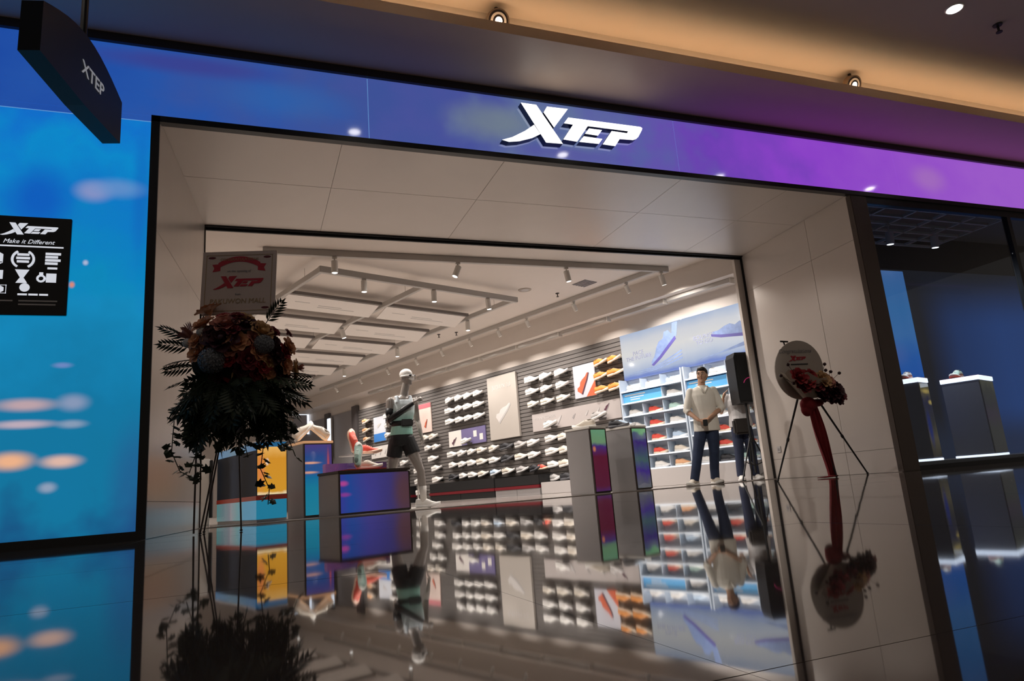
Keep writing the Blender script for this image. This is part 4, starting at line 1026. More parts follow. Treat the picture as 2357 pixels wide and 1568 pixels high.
MB().loft([(-0.046, 0.0, 1.125, 0.150, 0.112), (-0.045, 0, 1.165, 0.150, 0.112), (-0.043, 0, 1.195, 0.152, 0.113)]).build('belt', 'rubber', mq, True)
MB().bbox(-0.085, 0.085, -0.150, -0.108, 1.11, 1.21, b=0.015).build('belt_pouch', 'rubber', mq)
MB().bbox(-0.26, -0.20, -0.03, 0.03, 1.12, 1.22, b=0.02).build('belt_bottle', 'fix', mq)
MB().tube([(-0.225, 0, 1.165), (-0.19, -0.01, 1.16)], 0.018, 8).build('bottle_strap', 'rubber', mq)
cap = MB().ell((0, 0.010, 0.052), (0.085, 0.100, 0.085), 20, 12, mtx=hm)
link('cap', remeshed(cap, 0.008, 'cap', 1), mat('white_cap', (0.80, 0.76, 0.72, 1), 0.5), mq, True)
gl_ = MB().tube([(-0.088, 0.03, 0.018), (-0.078, -0.055, 0.018), (-0.03, -0.112, 0.016), (0.03, -0.112, 0.016), (0.078, -0.055, 0.018), (0.088, 0.03, 0.018)], 0.013, 8, mtx=hm)
gl_.build('glasses_frame', mat('white_frame', (0.82, 0.79, 0.76, 1), 0.3), mq, True)
for s_ in (-1, 1):
    MB().ell((s_ * 0.038, -0.108, 0.022), (0.030, 0.016, 0.018), 12, 7, mtx=hm).build('glasses_lens', 'rubber', mq, True)
MB().ell((0, -0.088, -0.024), (0.055, 0.032, 0.022), 12, 8, mtx=hm).build('nose_strip', mat('white_strip', (0.80, 0.77, 0.73, 1), 0.5), mq, True)
for (kn, an) in ((KR, AR), (KL, AL)):
    MB().tube([kn.lerp(an, 0.52), kn.lerp(an, 0.75), an + Vector((0, 0, -0.02))], [0.056, 0.047, 0.040], 14).build('sock', mat('white_sock', (0.66, 0.62, 0.58, 1), 0.8) if 'white_sock' not in bpy.data.materials else bpy.data.materials['white_sock'], mq, True)
u, so_, op, lc = shoe_set('white')
for an, rz_ in ((AR, R(-28)), (AL, R(-28))):
    o = link('shoe', u, u.materials[0], mq, False, (an.x + 0.05 * math.cos(rz_), an.y + 0.05 * math.sin(rz_), 0.012), (0, 0, rz_))
    link('sole', so_, so_.materials[0], o); link('laces', lc, lc.materials[0], o)
MB().tube([(0.13, -0.02, 0.012), (0.13, -0.06, 0.40)], 0.008, 8).build('support_rod', 'fix', mq)
MB().tube([(0.02, 0.02, 0.0), (0.02, 0.02, 0.012)], 0.30, 32).build('base_plate', 'fix', mq)

# ================================================================== LOUDSPEAKER
sp_ = thing('loudspeaker', 'black loudspeaker with a pink arc on a tripod at the right of the entrance', 'loudspeaker', (7.69, 2.76, 1.25), R(-14))
MB().prism([(-0.20, 0.0), (0.20, 0.0), (0.21, 0.10), (0.21, 0.76), (0.18, 0.84), (-0.18, 0.84), (-0.21, 0.76), (-0.21, 0.10)], -0.15, 0.17).build('cabinet', 'rubber', sp_)
MB().bbox(-0.185, 0.185, -0.165, -0.150, 0.03, 0.80, b=0.006).build('grille', mat('speaker_grille', (0.008, 0.008, 0.009, 1), 0.8, scale=90, bump=0.003), sp_)
arc = [(-0.10 + 0.0, -0.167, 0.20)] 
MB().tube([(0.13 * math.cos(a) + 0.02, -0.168, 0.28 + 0.13 * math.sin(a)) for a in [R(20 + 14 * i) for i in range(11)]], 0.007, 6).build('pink_arc', mat('pink_arc', (0.55, 0.03, 0.16, 1), 0.4, emit=0.25), sp_)
stt = thing('speaker_stand', 'black tripod stand under the loudspeaker', 'tripod stand', (7.64, 2.76, 0))
MB().tube([(0, 0, 0.12), (0, 0, 1.25)], 0.020, 12).build('pole', 'rubber', stt)
MB().tube([(0, 0, 0.62), (0, 0, 0.72)], 0.035, 12).build('collar', 'rubber', stt)
for a in (200, 320, 80):
    c, s = math.cos(R(a)), math.sin(R(a))
    MB().tube([(0.03 * c, 0.03 * s, 0.68), (0.36 * c, 0.2 * s, 0.012)], 0.013, 8).build('leg', 'rubber', stt)
    MB().tube([(0.015 * c, 0.015 * s, 0.24), (0.22 * c, 0.12 * s, 0.30)], 0.008, 8).build('brace', 'rubber', stt)

# ================================================================== TRIPOD EASEL WITH ROUND BOARD (right)
ez = thing('flower_easel', 'black tripod easel in front of the right entrance wall', 'easel', (6.72, 0.55, 0))
apex = Vector((0.05, 0.0, 1.02))
for foot in ((-0.50, 0.12, 0.0), (0.06, -0.28, 0.0), (0.86, -0.02, 0.0)):
    f_ = Vector(foot); a_ = apex + Vector((foot[0] * 0.22, foot[1] * 0.2, 0))
    lg_ = MB().tube([a_, f_ + Vector((0, 0, 0.012))], [0.014, 0.010], 8).build('leg', 'rubber', ez)
    m_ = a_.lerp(f_, 0.5); d_ = (f_ - a_).normalized() * 0.02
    MB().tube([m_ - d_, m_ + d_], 0.018, 8).build('clamp', 'rubber', lg_)
    MB().ell((f_.x, f_.y, 0.012), (0.016, 0.016, 0.012), 8, 6).build('rubber_foot', 'rubber', lg_)
MB().tube([apex, (-0.10, 0.06, 1.80)], 0.010, 8).build('mast', 'rubber', ez)
MB().tube([(-0.02, -0.02, 0.995), (0.48, -0.04, 1.0)], 0.014, 8).build('tray_bar', 'rubber', ez)
MB().tube([(-0.16, 0.05, 1.805), (-0.04, 0.05, 1.80)], 0.012, 8).build('top_clip', 'rubber', ez)
rb = thing('congratulation_board', 'oval cream congratulation board on the right easel', 'board', (6.70, 0.50, 1.40), R(-6))
ov = [(0.36 * math.cos(2 * math.pi * i / 40), 0.40 * math.sin(2 * math.pi * i / 40)) for i in range(40)]
MB().prism(ov, -0.008, 0.008, mtx=Matrix.Rotation(R(28), 4, 'Y')).build('oval_panel', mat('easel_board', (0.44, 0.39, 0.34, 1), 0.6), rb)
lettering('Congratulations', 0.078, 'ink', rb, (-0.03, -0.012, 0.25), shear=0.3)
logo_flat(rb, 0.15, (-0.01, -0.010, 0.15), 'redink')
MB().box(-0.12, 0.14, -0.012, -0.009, 0.065, 0.08).build('printed_line', 'rubber', rb)

def rose_mesh(petals=11, seed=1):
    rr = random.Random(seed); mb = MB()
    mb.ell((0, 0, -0.05), (0.24, 0.24, 0.36), 8, 6)
    for ring, (n, r0, tilt, sz) in enumerate(((4, 0.16, 2, 0.56), (5, 0.36, 18, 0.60), (6, 0.56, 42, 0.66), (7, 0.70, 70, 0.70))):
        for i in range(n):
            a = 360 / n * i + ring * 25 + rr.uniform(-8, 8)
            vs = []; fs = []
            for u in range(4):
                for v in range(5):
                    x = (v - 2) / 2.0; y = u / 3.0
                    wx = math.sin(math.pi * (0.18 + 0.72 * y)) ** 0.7
                    vs.append((x * sz * 0.62 * wx, 0.10 * (x * x) - 0.15 * y * y, y * sz))
            for u in range(3):
                for v in range(4):
                    k = u * 5 + v
                    fs.append((k, k + 1, k + 6, k + 5))
            m_ = Matrix.Rotation(R(a), 4, 'Z') @ Matrix.Translation((0, -r0 * 0.55, -0.25 + 0.08 * ring)) @ Matrix.Rotation(R(tilt + rr.uniform(-6, 6)), 4, 'X')
            mb._add(vs, fs, 0, m_)
    return mb.mesh('rose')
def pom_mesh(n=110, seed=2):
    rr = random.Random(seed); mb = MB()
    mb.ell((0, 0, 0), (0.74, 0.74, 0.74), 10, 7)
    for i in range(n):
        t = math.acos(1 - 2 * (i + 0.5) / n); a = math.pi * (1 + 5 ** 0.5) * i
        d = Vector((math.sin(t) * math.cos(a), math.sin(t) * math.sin(a), math.cos(t)))
        m_ = Matrix.Translation(d * 0.88) @ d.to_track_quat('Z', 'Y').to_matrix().to_4x4()
        for kk in range(4):
            an = R(90 * kk + 30 * i)
            c, s = math.cos(an), math.sin(an)
            mb._add([(0, 0, 0.0), (0.15 * c - 0.10 * s, 0.15 * s + 0.10 * c, 0.10), (0.25 * c, 0.25 * s, 0.07), (0.15 * c + 0.10 * s, 0.15 * s - 0.10 * c, 0.10)], [(0, 1, 2, 3)], 0, m_)
    return mb.mesh('hydrangea')
def protea_mesh(n=26):
    mb = MB()
    mb.ell((0, 0, -0.1), (0.45, 0.45, 0.6), 10, 7)
    for i in range(n):
        a = 2 * math.pi * i / n * 3.7; r0 = 0.25 + 0.28 * (i / n); tl = 0.2 + 0.7 * (i / n)
        d = Vector((math.cos(a) * tl, math.sin(a) * tl, 1)).normalized()
        b = Vector((math.cos(a) * r0, math.sin(a) * r0, -0.2))
        x_ = d.cross(Vector((0, 0, 1))).normalized() * 0.12
        mb._add([b - x_, b + x_, b + d * 0.7 + x_ * 0.9, b + d * 1.05, b + d * 0.7 - x_ * 0.9], [(0, 1, 2, 3, 4)])
    return mb.mesh('protea')
def anthurium_mesh():
    mb = MB()
    ring = []
    for i in range(18):
        a = 2 * math.pi * i / 18
        r = 0.9 * (1 - 0.35 * math.cos(a)) if True else 1
        ring.append((r * math.sin(a) * 0.85, 0.12 * math.cos(2 * a), -r * math.cos(a) * 0.85 + 0.25))
    vs = [(0, 0.15, 0.1)] + ring
    mb._add(vs, [(0, 1 + i, 1 + (i + 1) % 18) for i in range(18)])
    mb.tube([(0, 0.05, 0.15), (0.05, -0.25, 0.45), (0.08, -0.3, 0.75)], [0.07, 0.08, 0.05], 8, 1, round_ends=True)
    return mb.mesh('anthurium')
def frond_mesh(pairs=7, seed=3):
    """a jagged compound leaf along +x, one unit long"""
    mb = MB()
    mb.tube([(0, 0, 0), (0.5, 0, 0.06), (1.0, 0, -0.05)], [0.018, 0.014, 0.006], 5)
    for i in range(pairs):
        t = 0.15 + 0.8 * i / (pairs - 1)
        ln = 0.42 * math.sin(math.pi * (0.25 + 0.62 * t)) + 0.06
        for s in (-1, 1):
            d = Vector((0.72, s * 0.75, -0.22)).normalized(); w_ = Vector((-d.y, d.x, 0)) * 0.055
            b = Vector((t, 0, 0.05 * math.sin(math.pi * t)))
            mb._add([b, b + d * ln * 0.4 + w_, b + d * ln, b + d * ln * 0.4 - w_, b + d * ln * 0.4 + Vector((0, 0, 0.02))], [(0, 3, 4), (0, 4, 1), (1, 4, 2), (4, 3, 2)])
    b = Vector((0.95, 0, -0.03))
    mb._add([b, b + Vector((0.12, 0.05, 0)), b + Vector((0.3, 0, -0.06)), b + Vector((0.12, -0.05, 0))], [(0, 3, 2, 1)])
    return mb.mesh('leaf')
def ivy_mesh():
    mb = MB()
    out = [(0, 0), (0.28, 0.16), (0.22, 0.45), (0.52, 0.30), (0.62, 0.42), (1.0, 0), (0.62, -0.42), (0.52, -0.30), (0.22, -0.45), (0.28, -0.16)]
    vs = [(0.45, 0, 0.08)] + [(x, y, 0) for x, y in out]
    mb._add(vs, [(0, 1 + i, 1 + (i + 1) % len(out)) for i in range(len(out))])
    return mb.mesh('ivy_leaf')
FL = {}
def fcol(k, me, cols):
    c = me.copy()
    for i, col in enumerate(cols):
        c.materials.append(mat('petal_' + k + str(i), col, 0.6, var=0.25, scale=5))
    c.polygons.foreach_set('use_smooth', [True] * len(c.polygons))
    return c
ro = rose_mesh(); pm = pom_mesh(); pr = protea_mesh(); an_ = anthurium_mesh()
FL['p'] = ('rose', fcol('peach', ro, [(0.56, 0.25, 0.12, 1)])); FL['k'] = ('rose', fcol('pink', ro, [(0.46, 0.17, 0.12, 1)])); FL['y'] = ('rose', fcol('tan', ro, [(0.55, 0.33, 0.15, 1)]))
FL['b'] = ('rose', fcol('burgundy', ro, [(0.045, 0.007, 0.012, 1)])); FL['d'] = ('rose', fcol('wine', ro, [(0.16, 0.012, 0.02, 1)])); FL['r'] = ('rose', fcol('red', ro, [(0.30, 0.014, 0.02, 1)]))
FL['h'] = ('hydrangea', fcol('blue', pm, [(0.17, 0.175, 0.19, 1)])); FL['w'] = ('filler_flower', fcol('white', pm, [(0.60, 0.56, 0.52, 1)])); FL['o'] = ('protea', fcol('protea', pr, [(0.32, 0.13, 0.10, 1)]))
FL['a'] = ('anthurium', fcol('anthurium', an_, [(0.22, 0.015, 0.02, 1), (0.65, 0.40, 0.18, 1)]))
LEAF = frond_mesh(); LEAF.materials.append(mat('dark_leaf', (0.020, 0.034, 0.016, 1), 0.5, var=0.4, scale=8))
IVY = ivy_mesh(); IVY.materials.append(mat('ivy_leaf', (0.026, 0.038, 0.018, 1), 0.5, var=0.4, scale=8))
def bloom(kind, parent, loc, r, out):
    nm, me = FL[kind]
    o = link(nm, me, me.materials[0], parent, False, loc)
    q_ = Vector(out).normalized().to_track_quat('Z', 'Y')
    if kind == 'a':
        q_ = Vector((out[0], out[1], 0.2)).normalized().to_track_quat('-Y', 'Z')
    o.rotation_mode = 'QUATERNION'
    o.rotation_quaternion = q_
    o.scale = (r * (1.12 if kind == 'h' else 1.38),) * 3
    return o
def leaf(parent, me, nm, base, d, size, roll=0.0):
    o = link(nm, me, me.materials[0], parent, False, base)
    o.rotation_mode = 'QUATERNION'
    from mathutils import Quaternion
    o.rotation_quaternion = Vector(d).normalized().to_track_quat('X', 'Z') @ Quaternion((1, 0, 0), roll)
    o.scale = (size,) * 3
    return o

# flowers and red cloth on the right easel
bq = thing('bouquet', 'small red bouquet in pale wrapping on the right easel', 'bouquet', (6.70, 0.38, 1.13))
rnd = random.Random(21)
wrap = MB()
ring0 = [(0.10 * math.cos(a), 0.08 * math.sin(a), -0.12) for a in [2 * math.pi * i / 16 for i in range(16)]]
ring1 = [((0.34 + 0.03 * (i % 2)) * math.cos(a) - 0.02, 0.20 * math.sin(a), 0.10 + 0.05 * (i % 2) - 0.10 * math.cos(a)) for i, a in enumerate([2 * math.pi * i / 16 for i in range(16)])]
wrap._add(ring0 + ring1, [(i, (i + 1) % 16, 16 + (i + 1) % 16, 16 + i) for i in range(16)] + [tuple(range(15, -1, -1))])
wrap.build('wrapping', mat('kraft_wrap', (0.46, 0.40, 0.33, 1), 0.7), bq)
for (x, z, r, k) in ((-0.26, 0.14, 0.085, 'r'), (-0.14, 0.10, 0.10, 'r'), (0.0, 0.06, 0.10, 'd'), (-0.06, 0.16, 0.06, 'r'), (0.12, 0.10, 0.085, 'y'), (0.22, 0.08, 0.08, 'k'), (0.10, -0.02, 0.09, 'd'), (0.22, -0.05, 0.10, 'b'), (0.32, -0.02, 0.09, 'b'), (0.36, -0.10, 0.07, 'd'), (0.28, -0.16, 0.07, 'b'), (0.16, -0.12, 0.09, 'b'), (-0.2, 0.02, 0.08, 'd'), (0.05, -0.12, 0.07, 'b')):
    bloom(k, bq, (x, -0.14 + 0.05 * rnd.random(), z), r, (x * 0.6, -1, 0.5))
for (x, z) in ((-0.38, 0.30), (-0.52, 0.16), (-0.30, 0.22), (-0.22, 0.20), (-0.34, 0.06), (0.22, 0.30), (0.22, 0.22), (0.30, 0.20), (0.44, 0.18), (0.08, 0.16), (-0.06, 0.17)):
    b_ = MB().ell((x, -0.10, z), (0.022, 0.022, 0.022), 8, 6).build('berry', mat('berry', (0.03, 0.004, 0.006, 1), 0.4) if 'berry' not in bpy.data.materials else bpy.data.materials['berry'], bq, True)
    MB().tube([(x * 0.6, -0.08, z * 0.35), (x, -0.10, z)], 0.003, 5).build('stalk', 'bronze', b_)
cloth = mat('red_cloth', (0.22, 0.008, 0.013, 1), 0.7, var=0.15, scale=6)
rc = thing('red_cloth', 'red cloth knotted on the right easel and trailing to the floor', 'cloth', (6.72, 0.40, 0))
kn = MB().ell((-0.12, -0.06, 0.92), (0.13, 0.07, 0.10), 14, 9).ell((0.02, -0.05, 0.94), (0.12, 0.06, 0.05), 12, 8).ell((-0.16, -0.06, 0.86), (0.09, 0.05, 0.09), 12, 8)
link('knot', remeshed(kn, 0.012, 'knot', 2), cloth, rc, True)
dr = MB(); vs = []; fs = []
cols_, rows_ = 13, 22
for j in range(rows_):
    t = j / (rows_ - 1); z = 0.90 * (1 - t) + 0.010
    cx = -0.08 + 0.13 * t; w_ = 0.085 + 0.02 * math.sin(t * 5) - 0.015 * t
    for i in range(cols_):
        u_ = i / (cols_ - 1) * 2 - 1
        vs.append((cx + u_ * w_, -0.08 + 0.028 * math.sin(u_ * 9 + t * 2), z))
for j in range(rows_ - 1):
    for i in range(cols_ - 1):
        k = j * cols_ + i
        fs.append((k, k + 1, k + cols_ + 1, k + cols_))
n0 = len(vs)
dr._add(vs, fs)
dr._add([(v[0] * 1.0, v[1] + 0.006, v[2]) for v in vs], [f[::-1] for f in fs])
dr.build('drape', cloth, rc, True)
tl_ = MB()
tl_.tube([(0.08, -0.09, 0.02), (-0.02, -0.11, 0.015), (-0.12, -0.12, 0.012), (-0.22, -0.12, 0.012)], [0.05, 0.04, 0.035, 0.02], 10, flat=0.24)
tl_.build('floor_tail', cloth, rc, True)

# ================================================================== FLOWER STAND (left)
fs_ = thing('flower_stand', 'tall congratulation flower stand with trailing ivy left of the entrance', 'flower stand', (-0.13, 0.0, 0))
FX = -0.13
for (fx, fy) in ((-0.27, 0.02), (0.05, -0.10), (-0.26, 0.36)):
    lg_ = MB().tube([(fx * 0.25, fy * 0.25, 1.15), (fx, fy, 0.010)], 0.007, 8).build('leg', 'bronze', fs_)
    MB().ell((fx, fy, 0.010), (0.013, 0.013, 0.010), 8, 6).build('foot', 'rubber', lg_)
MB().tube([(-0.32, 0.03, 0.010), (-0.30, 0.03, 1.90)], 0.008, 8).build('back_pole', 'bronze', fs_)
MB().tube([(0, -0.02, 1.10), (0.0, -0.02, 1.90)], 0.011, 8).build('centre_pole', 'bronze', fs_)
MB().ell((0.0, -0.12, 1.45), (0.36, 0.22, 0.30), 18, 10).build('moss_core', mat('moss', (0.012, 0.014, 0.009, 1), 0.9, bump=0.02, scale=30), fs_, True)
C0 = Vector((0, -0.10, 1.42))
for (x, y, z, r, k) in [(-0.36, -0.06, 1.91, 0.081, 'p'), (-0.39, -0.24, 1.74, 0.074, 'p'), (-0.21, -0.32, 1.73, 0.088, 'k'), (-0.43, -0.29, 1.59, 0.064, 'p'), (-0.43, -0.31, 1.48, 0.064, 'p'), (-0.11, -0.41, 1.55, 0.068, 'p'), (-0.17, -0.41, 1.49, 0.054, 'k'), (0.06, -0.39, 1.47, 0.061, 'p'), (0.13, -0.32, 1.31, 0.061, 'p'), (0.27, -0.25, 1.39, 0.068, 'p'), (0.35, -0.1, 1.37, 0.068, 'y'), (0.08, -0.34, 1.66, 0.081, 'y'), (0.3, -0.25, 1.55, 0.061, 'p'), (-0.07, -0.28, 1.79, 0.061, 'y'), (0.35, -0.06, 1.27, 0.054, 'y'), (-0.24, -0.38, 1.58, 0.115, 'b'), (-0.05, -0.34, 1.72, 0.074, 'b'), (-0.03, -0.41, 1.4, 0.068, 'd'), (0.19, -0.33, 1.46, 0.074, 'b'), (0.18, -0.29, 1.67, 0.041, 'd'), (0.3, -0.19, 1.68, 0.034, 'd'), (0.22, -0.27, 1.34, 0.061, 'b'), (0.01, -0.4, 1.53, 0.041, 'r'), (0.09, -0.37, 1.37, 0.061, 'r'), (0.27, -0.28, 1.5, 0.054, 'r'), (-0.23, -0.24, 1.81, 0.047, 'r'), (-0.19, -0.4, 1.4, 0.047, 'r'), (-0.31, -0.37, 1.4, 0.101, 'h'), (0.09, -0.38, 1.53, 0.081, 'h'), (-0.16, -0.31, 1.24, 0.074, 'a'), (-0.04, -0.33, 1.26, 0.074, 'a'), (-0.52, -0.15, 1.68, 0.068, 'o'), (-0.4, -0.29, 1.66, 0.03, 'w'), (-0.51, -0.22, 1.58, 0.03, 'w'), (0.22, -0.17, 1.26, 0.054, 'w'), (0.11, -0.24, 1.23, 0.041, 'w'), (-0.08, -0.24, 1.19, 0.03, 'w'), (0.41, -0.06, 1.39, 0.034, 'o'),
        (-0.16, -0.40, 1.66, 0.05, 'd'), (-0.33, -0.34, 1.66, 0.05, 'b'), (0.02, -0.38, 1.60, 0.05, 'k'), (0.14, -0.36, 1.40, 0.045, 'y'), (0.18, -0.30, 1.58, 0.05, 'b'), (-0.08, -0.38, 1.32, 0.05, 'b'), (0.04, -0.36, 1.29, 0.05, 'd'), (-0.28, -0.30, 1.29, 0.05, 'b'), (0.28, -0.2, 1.30, 0.045, 'b'), (-0.12, -0.30, 1.80, 0.045, 'd')]:
    p_ = Vector((x - FX, y, z))
    bloom(k, fs_, p_, r, (p_ - C0) + Vector((0, -0.10, 0.04)))
rnd = random.Random(5)
for i in range(84):
    a = rnd.uniform(0, 2 * math.pi)
    lowness = rnd.random()
    base = Vector((0.30 * math.cos(a) * rnd.uniform(0.2, 1), -0.12 + 0.16 * math.sin(a), 1.30 - 0.12 * lowness))
    if i < 30:
        d = Vector((math.cos(a) * 1.0, math.sin(a) * 0.7 - 0.15, -0.25 - 0.5 * lowness))
        sz = rnd.uniform(0.26, 0.44)
    else:
        d = Vector((math.cos(a) * 0.55, math.sin(a) * 0.45 - 0.15, -0.9 - 0.5 * lowness))
        sz = rnd.uniform(0.24, 0.40)
    leaf(fs_, LEAF, 'leaf', base, d, sz, rnd.uniform(-1.2, 1.2))
for i in range(34):
    x_ = rnd.uniform(-0.30, 0.34)
    leaf(fs_, LEAF, 'leaf', (x_, -0.10 + rnd.uniform(-0.10, 0.08), rnd.uniform(1.0, 1.14)), (x_ * 0.9 + rnd.uniform(-0.25, 0.25), rnd.uniform(-0.3, 0.2), -1), rnd.uniform(0.22, 0.36), rnd.uniform(-1.5, 1.5))
for (x, z, dx, dz) in ((-0.46, 1.62, -1, 0.5), (-0.44, 1.56, -1, 0.1), (-0.40, 1.46, -1, -0.3), (-0.38, 1.40, -1, -0.2), (0.46, 1.32, 1, -0.1), (0.47, 1.25, 1, -0.15), (-0.36, 1.3, -1, -0.35), (0.42, 1.18, 1, -0.4), (0.3, 1.78, 0.5, 0.7)):
    leaf(fs_, LEAF, 'leaf', (x * 0.8, -0.12, z), (dx, -0.2, dz), 0.24, rnd.uniform(-1, 1))
VINES = [[(-0.40, -0.16, 1.15), (-0.47, -0.15, 0.97), (-0.485, -0.15, 0.68), (-0.42, -0.15, 0.52), (-0.34, -0.15, 0.47)], [(-0.22, -0.18, 1.05), (-0.24, -0.15, 0.81), (-0.27, -0.15, 0.62), (-0.26, -0.15, 0.44)], [(0.16, -0.18, 1.05), (0.235, -0.15, 0.79), (0.20, -0.15, 0.50), (0.27, -0.15, 0.33), (0.26, -0.15, 0.20)], [(0.36, -0.16, 1.12), (0.42, -0.15, 0.95), (0.415, -0.15, 0.78), (0.485, -0.15, 0.59)], [(-0.10, -0.22, 1.02), (-0.12, -0.2, 0.80), (-0.08, -0.2, 0.66)], [(0.28, -0.2, 1.0), (0.30, -0.18, 0.82), (0.40, -0.17, 0.66)], [(-0.30, -0.16, 1.05), (-0.33, -0.15, 0.85), (-0.30, -0.15, 0.66), (-0.35, -0.15, 0.50)], [(0.10, -0.2, 1.0), (0.06, -0.18, 0.78), (0.10, -0.17, 0.60)]]
for vn in VINES:
    v_ = MB().tube(vn, 0.004, 5).build('vine', mat('vine_stem', (0.03, 0.028, 0.014, 1), 0.6) if 'vine_stem' not in bpy.data.materials else bpy.data.materials['vine_stem'], fs_)
    for i in range(len(vn) - 1):
        a_, b_ = Vector(vn[i]), Vector(vn[i + 1])
        n = max(3, int((b_ - a_).length / 0.034))
        for k in range(n):
            p_ = a_.lerp(b_, (k + rnd.random()) / n)
            an = rnd.uniform(0, 2 * math.pi)
            leaf(v_, IVY, 'ivy_leaf', p_, (math.cos(an), math.sin(an) * 0.6 - 0.3, rnd.uniform(-0.9, 0.2)), rnd.uniform(0.07, 0.11), rnd.uniform(-1, 1))
bd = thing('congratulation_board', 'cream congratulation board with red ribbon print on top of the flower stand', 'board', (-0.127, -0.03, 1.885), R(-20))
bd.rotation_euler = (0, R(2.5), R(-20))
MB().bbox(-0.335, 0.335, -0.010, 0.010, 0.0, 0.60, b=0.004).build('panel', mat('card_cream', (0.55, 0.44, 0.39, 1), 0.6, var=0.03), bd)
rib = []
for i in range(13):
    t = i / 12 * 2 - 1
    rib.append((0.19 * t, 0.44 + 0.06 * (1 - t * t)))
pr_ = MB().prism([(x, z) for x, z in rib] + [(x, z + 0.05) for x, z in rib[::-1]], -0.013, -0.010)
for s_ in (-1, 1):
    pr_.prism([(s_ * 0.17, 0.415), (s_ * 0.24, 0.405), (s_ * 0.225, 0.44), (s_ * 0.245, 0.475), (s_ * 0.17, 0.48)], -0.012, -0.010)
o = pr_.build('printed_ribbon', 'redink', bd); triangulate(o)
lettering('CONGRATULATIONS', 0.036, 'gold', bd, (0, -0.0145, 0.52), extrude=0.0008)
lettering('on the opening of', 0.030, 'ink', bd, (0, -0.0125, 0.41), extrude=0.0008)
logo_flat(bd, 0.25, (0, -0.0105, 0.30), 'redink', 0.003)
lettering('from', 0.026, 'ink', bd, (0.0, -0.0125, 0.19), extrude=0.0008)
lettering('PAKUWON MALL', 0.064, 'gold', bd, (0.0, -0.0125, 0.125), extrude=0.0008, shear=0.1)
fm = MB()
for (a, b_, c, d) in ((-0.30, 0.30, 0.035, 0.040), (-0.30, 0.30, 0.560, 0.565), (-0.30, -0.295, 0.035, 0.565), (0.295, 0.30, 0.035, 0.565)):
    fm.box(a, b_, -0.012, -0.010, c, d)
fm.build('printed_border', 'gold', bd)
for (x, z) in ((-0.25, 0.54), (0.25, 0.54), (-0.25, 0.06), (0.25, 0.06)):
    MB().ell((x, -0.010, z), (0.035, 0.002, 0.012), 10, 6).build('printed_flourish', 'darkred', bd)

# ================================================================== BLADE SIGN (upper left)
far = Vector((-0.965, -1.20, 0)); near = Vector((-1.21, -2.25, 0))
ax = (far - near); Ls = ax.length
bs = thing('blade_sign', 'black hanging blade sign with white shop name near the mall ceiling', 'sign', (near.x, near.y, 2.85), math.atan2(ax.y, ax.x))
prof = []
for i in range(13):
    t = i / 12
    prof.append((Ls * t, 0.33 + 0.15 * math.sin(math.pi * t) ** 1.0))
bot = [(Ls, 0.0), (Ls * 0.5, -0.02), (0, 0.0)]
o = MB().prism([(x, z) for x, z in prof] + bot, -0.06, 0.06).build('sign_body', mat('sign_black', (0.004, 0.004, 0.006, 1), 0.5), bs); triangulate(o)
lettering('XTEP', 0.135, mat('sign_letters', (0.55, 0.56, 0.60, 1), 0.5, emit=0.28, var=0), bs, (Ls * 0.585, -0.063, 0.225), extrude=0.002)
MB().tube([(Ls * 0.55, 0, 0.46), (Ls * 0.55, 0, 2.10)], 0.022, 10).build('hanging_rod', 'rubber', bs)

# black plaque on the video wall
pq = thing('award_plaque', 'black plaque of white award marks on the cyan video wall', 'plaque', (-1.80, -0.03, 1.855))
MB().bbox(-0.38, 0.358, -0.010, 0.018, 0.0, 0.852, b=0.004).build('panel', mat('plaque_black', (0.012, 0.010, 0.010, 1), 0.4), pq)
def pm_(mb, name='printed_mark', m='signwhite'):
    o = mb.build(name, m, pq); triangulate(o); return o
Y0, Y1 = -0.0125, -0.0095
logo_flat(pq, 0.225, (0.06, -0.010, 0.735), 'signwhite', 0.003)
lettering('Make it Different', 0.052, 'signwhite', pq, (0.06, -0.0125, 0.628), extrude=0.0008, shear=0.35)
pm_(MB().box(-0.36, 0.31, Y0, Y1, 0.582, 0.594), 'printed_line')
def XC(px): return -0.16 + (px - 26) * 0.00310        # plaque drawing columns
def hexa(cx, cz, r): return [(cx + r * math.sin(R(60 * i)), cz + r * math.cos(R(60 * i)) * 1.1) for i in range(6)]
pm_(MB().prism(hexa(-0.165, 0.475, 0.066), Y0, Y1))
pm_(MB().box(-0.218, -0.112, Y0 - 0.001, Y1 - 0.001, 0.440, 0.447), 'printed_line', 'rubber')
for s_ in (-1, 1):
    pts = [(0.03 + s_ * 0.075 * math.cos(a), -0.011, 0.475 + 0.075 * math.sin(a)) for a in [R(-60 + 12 * i) for i in range(11)]]
    pm_(MB().tube(pts, 0.010, 6), 'printed_laurel')
for i in range(3):
    pm_(MB().box(-0.012 - 0.006 * (i == 1), 0.072 + 0.006 * (i == 1), Y0, Y1, 0.445 + 0.030 * i, 0.465 + 0.030 * i), 'printed_line')
for i in range(4):
    pm_(MB().box(0.185, 0.275 + 0.02 * (i % 2), Y0, Y1, 0.435 + 0.028 * i, 0.456 + 0.028 * i), 'printed_line')
pm_(MB().box(0.205, 0.275, Y0, Y1, 0.395, 0.412), 'printed_line')
pm_(MB().box(-0.36, -0.10, Y0, Y1, 0.300, 0.375)); pm_(MB().box(-0.235, -0.205, Y0 - 0.001, Y1 - 0.001, 0.325, 0.352), 'printed_line', 'rubber')
pm_(MB().prism([(-0.02, 0.385), (0.08, 0.385), (0.042, 0.315), (0.05, 0.305), (0.07, 0.27), (-0.01, 0.27), (0.01, 0.305), (0.018, 0.315)], Y0, Y1))
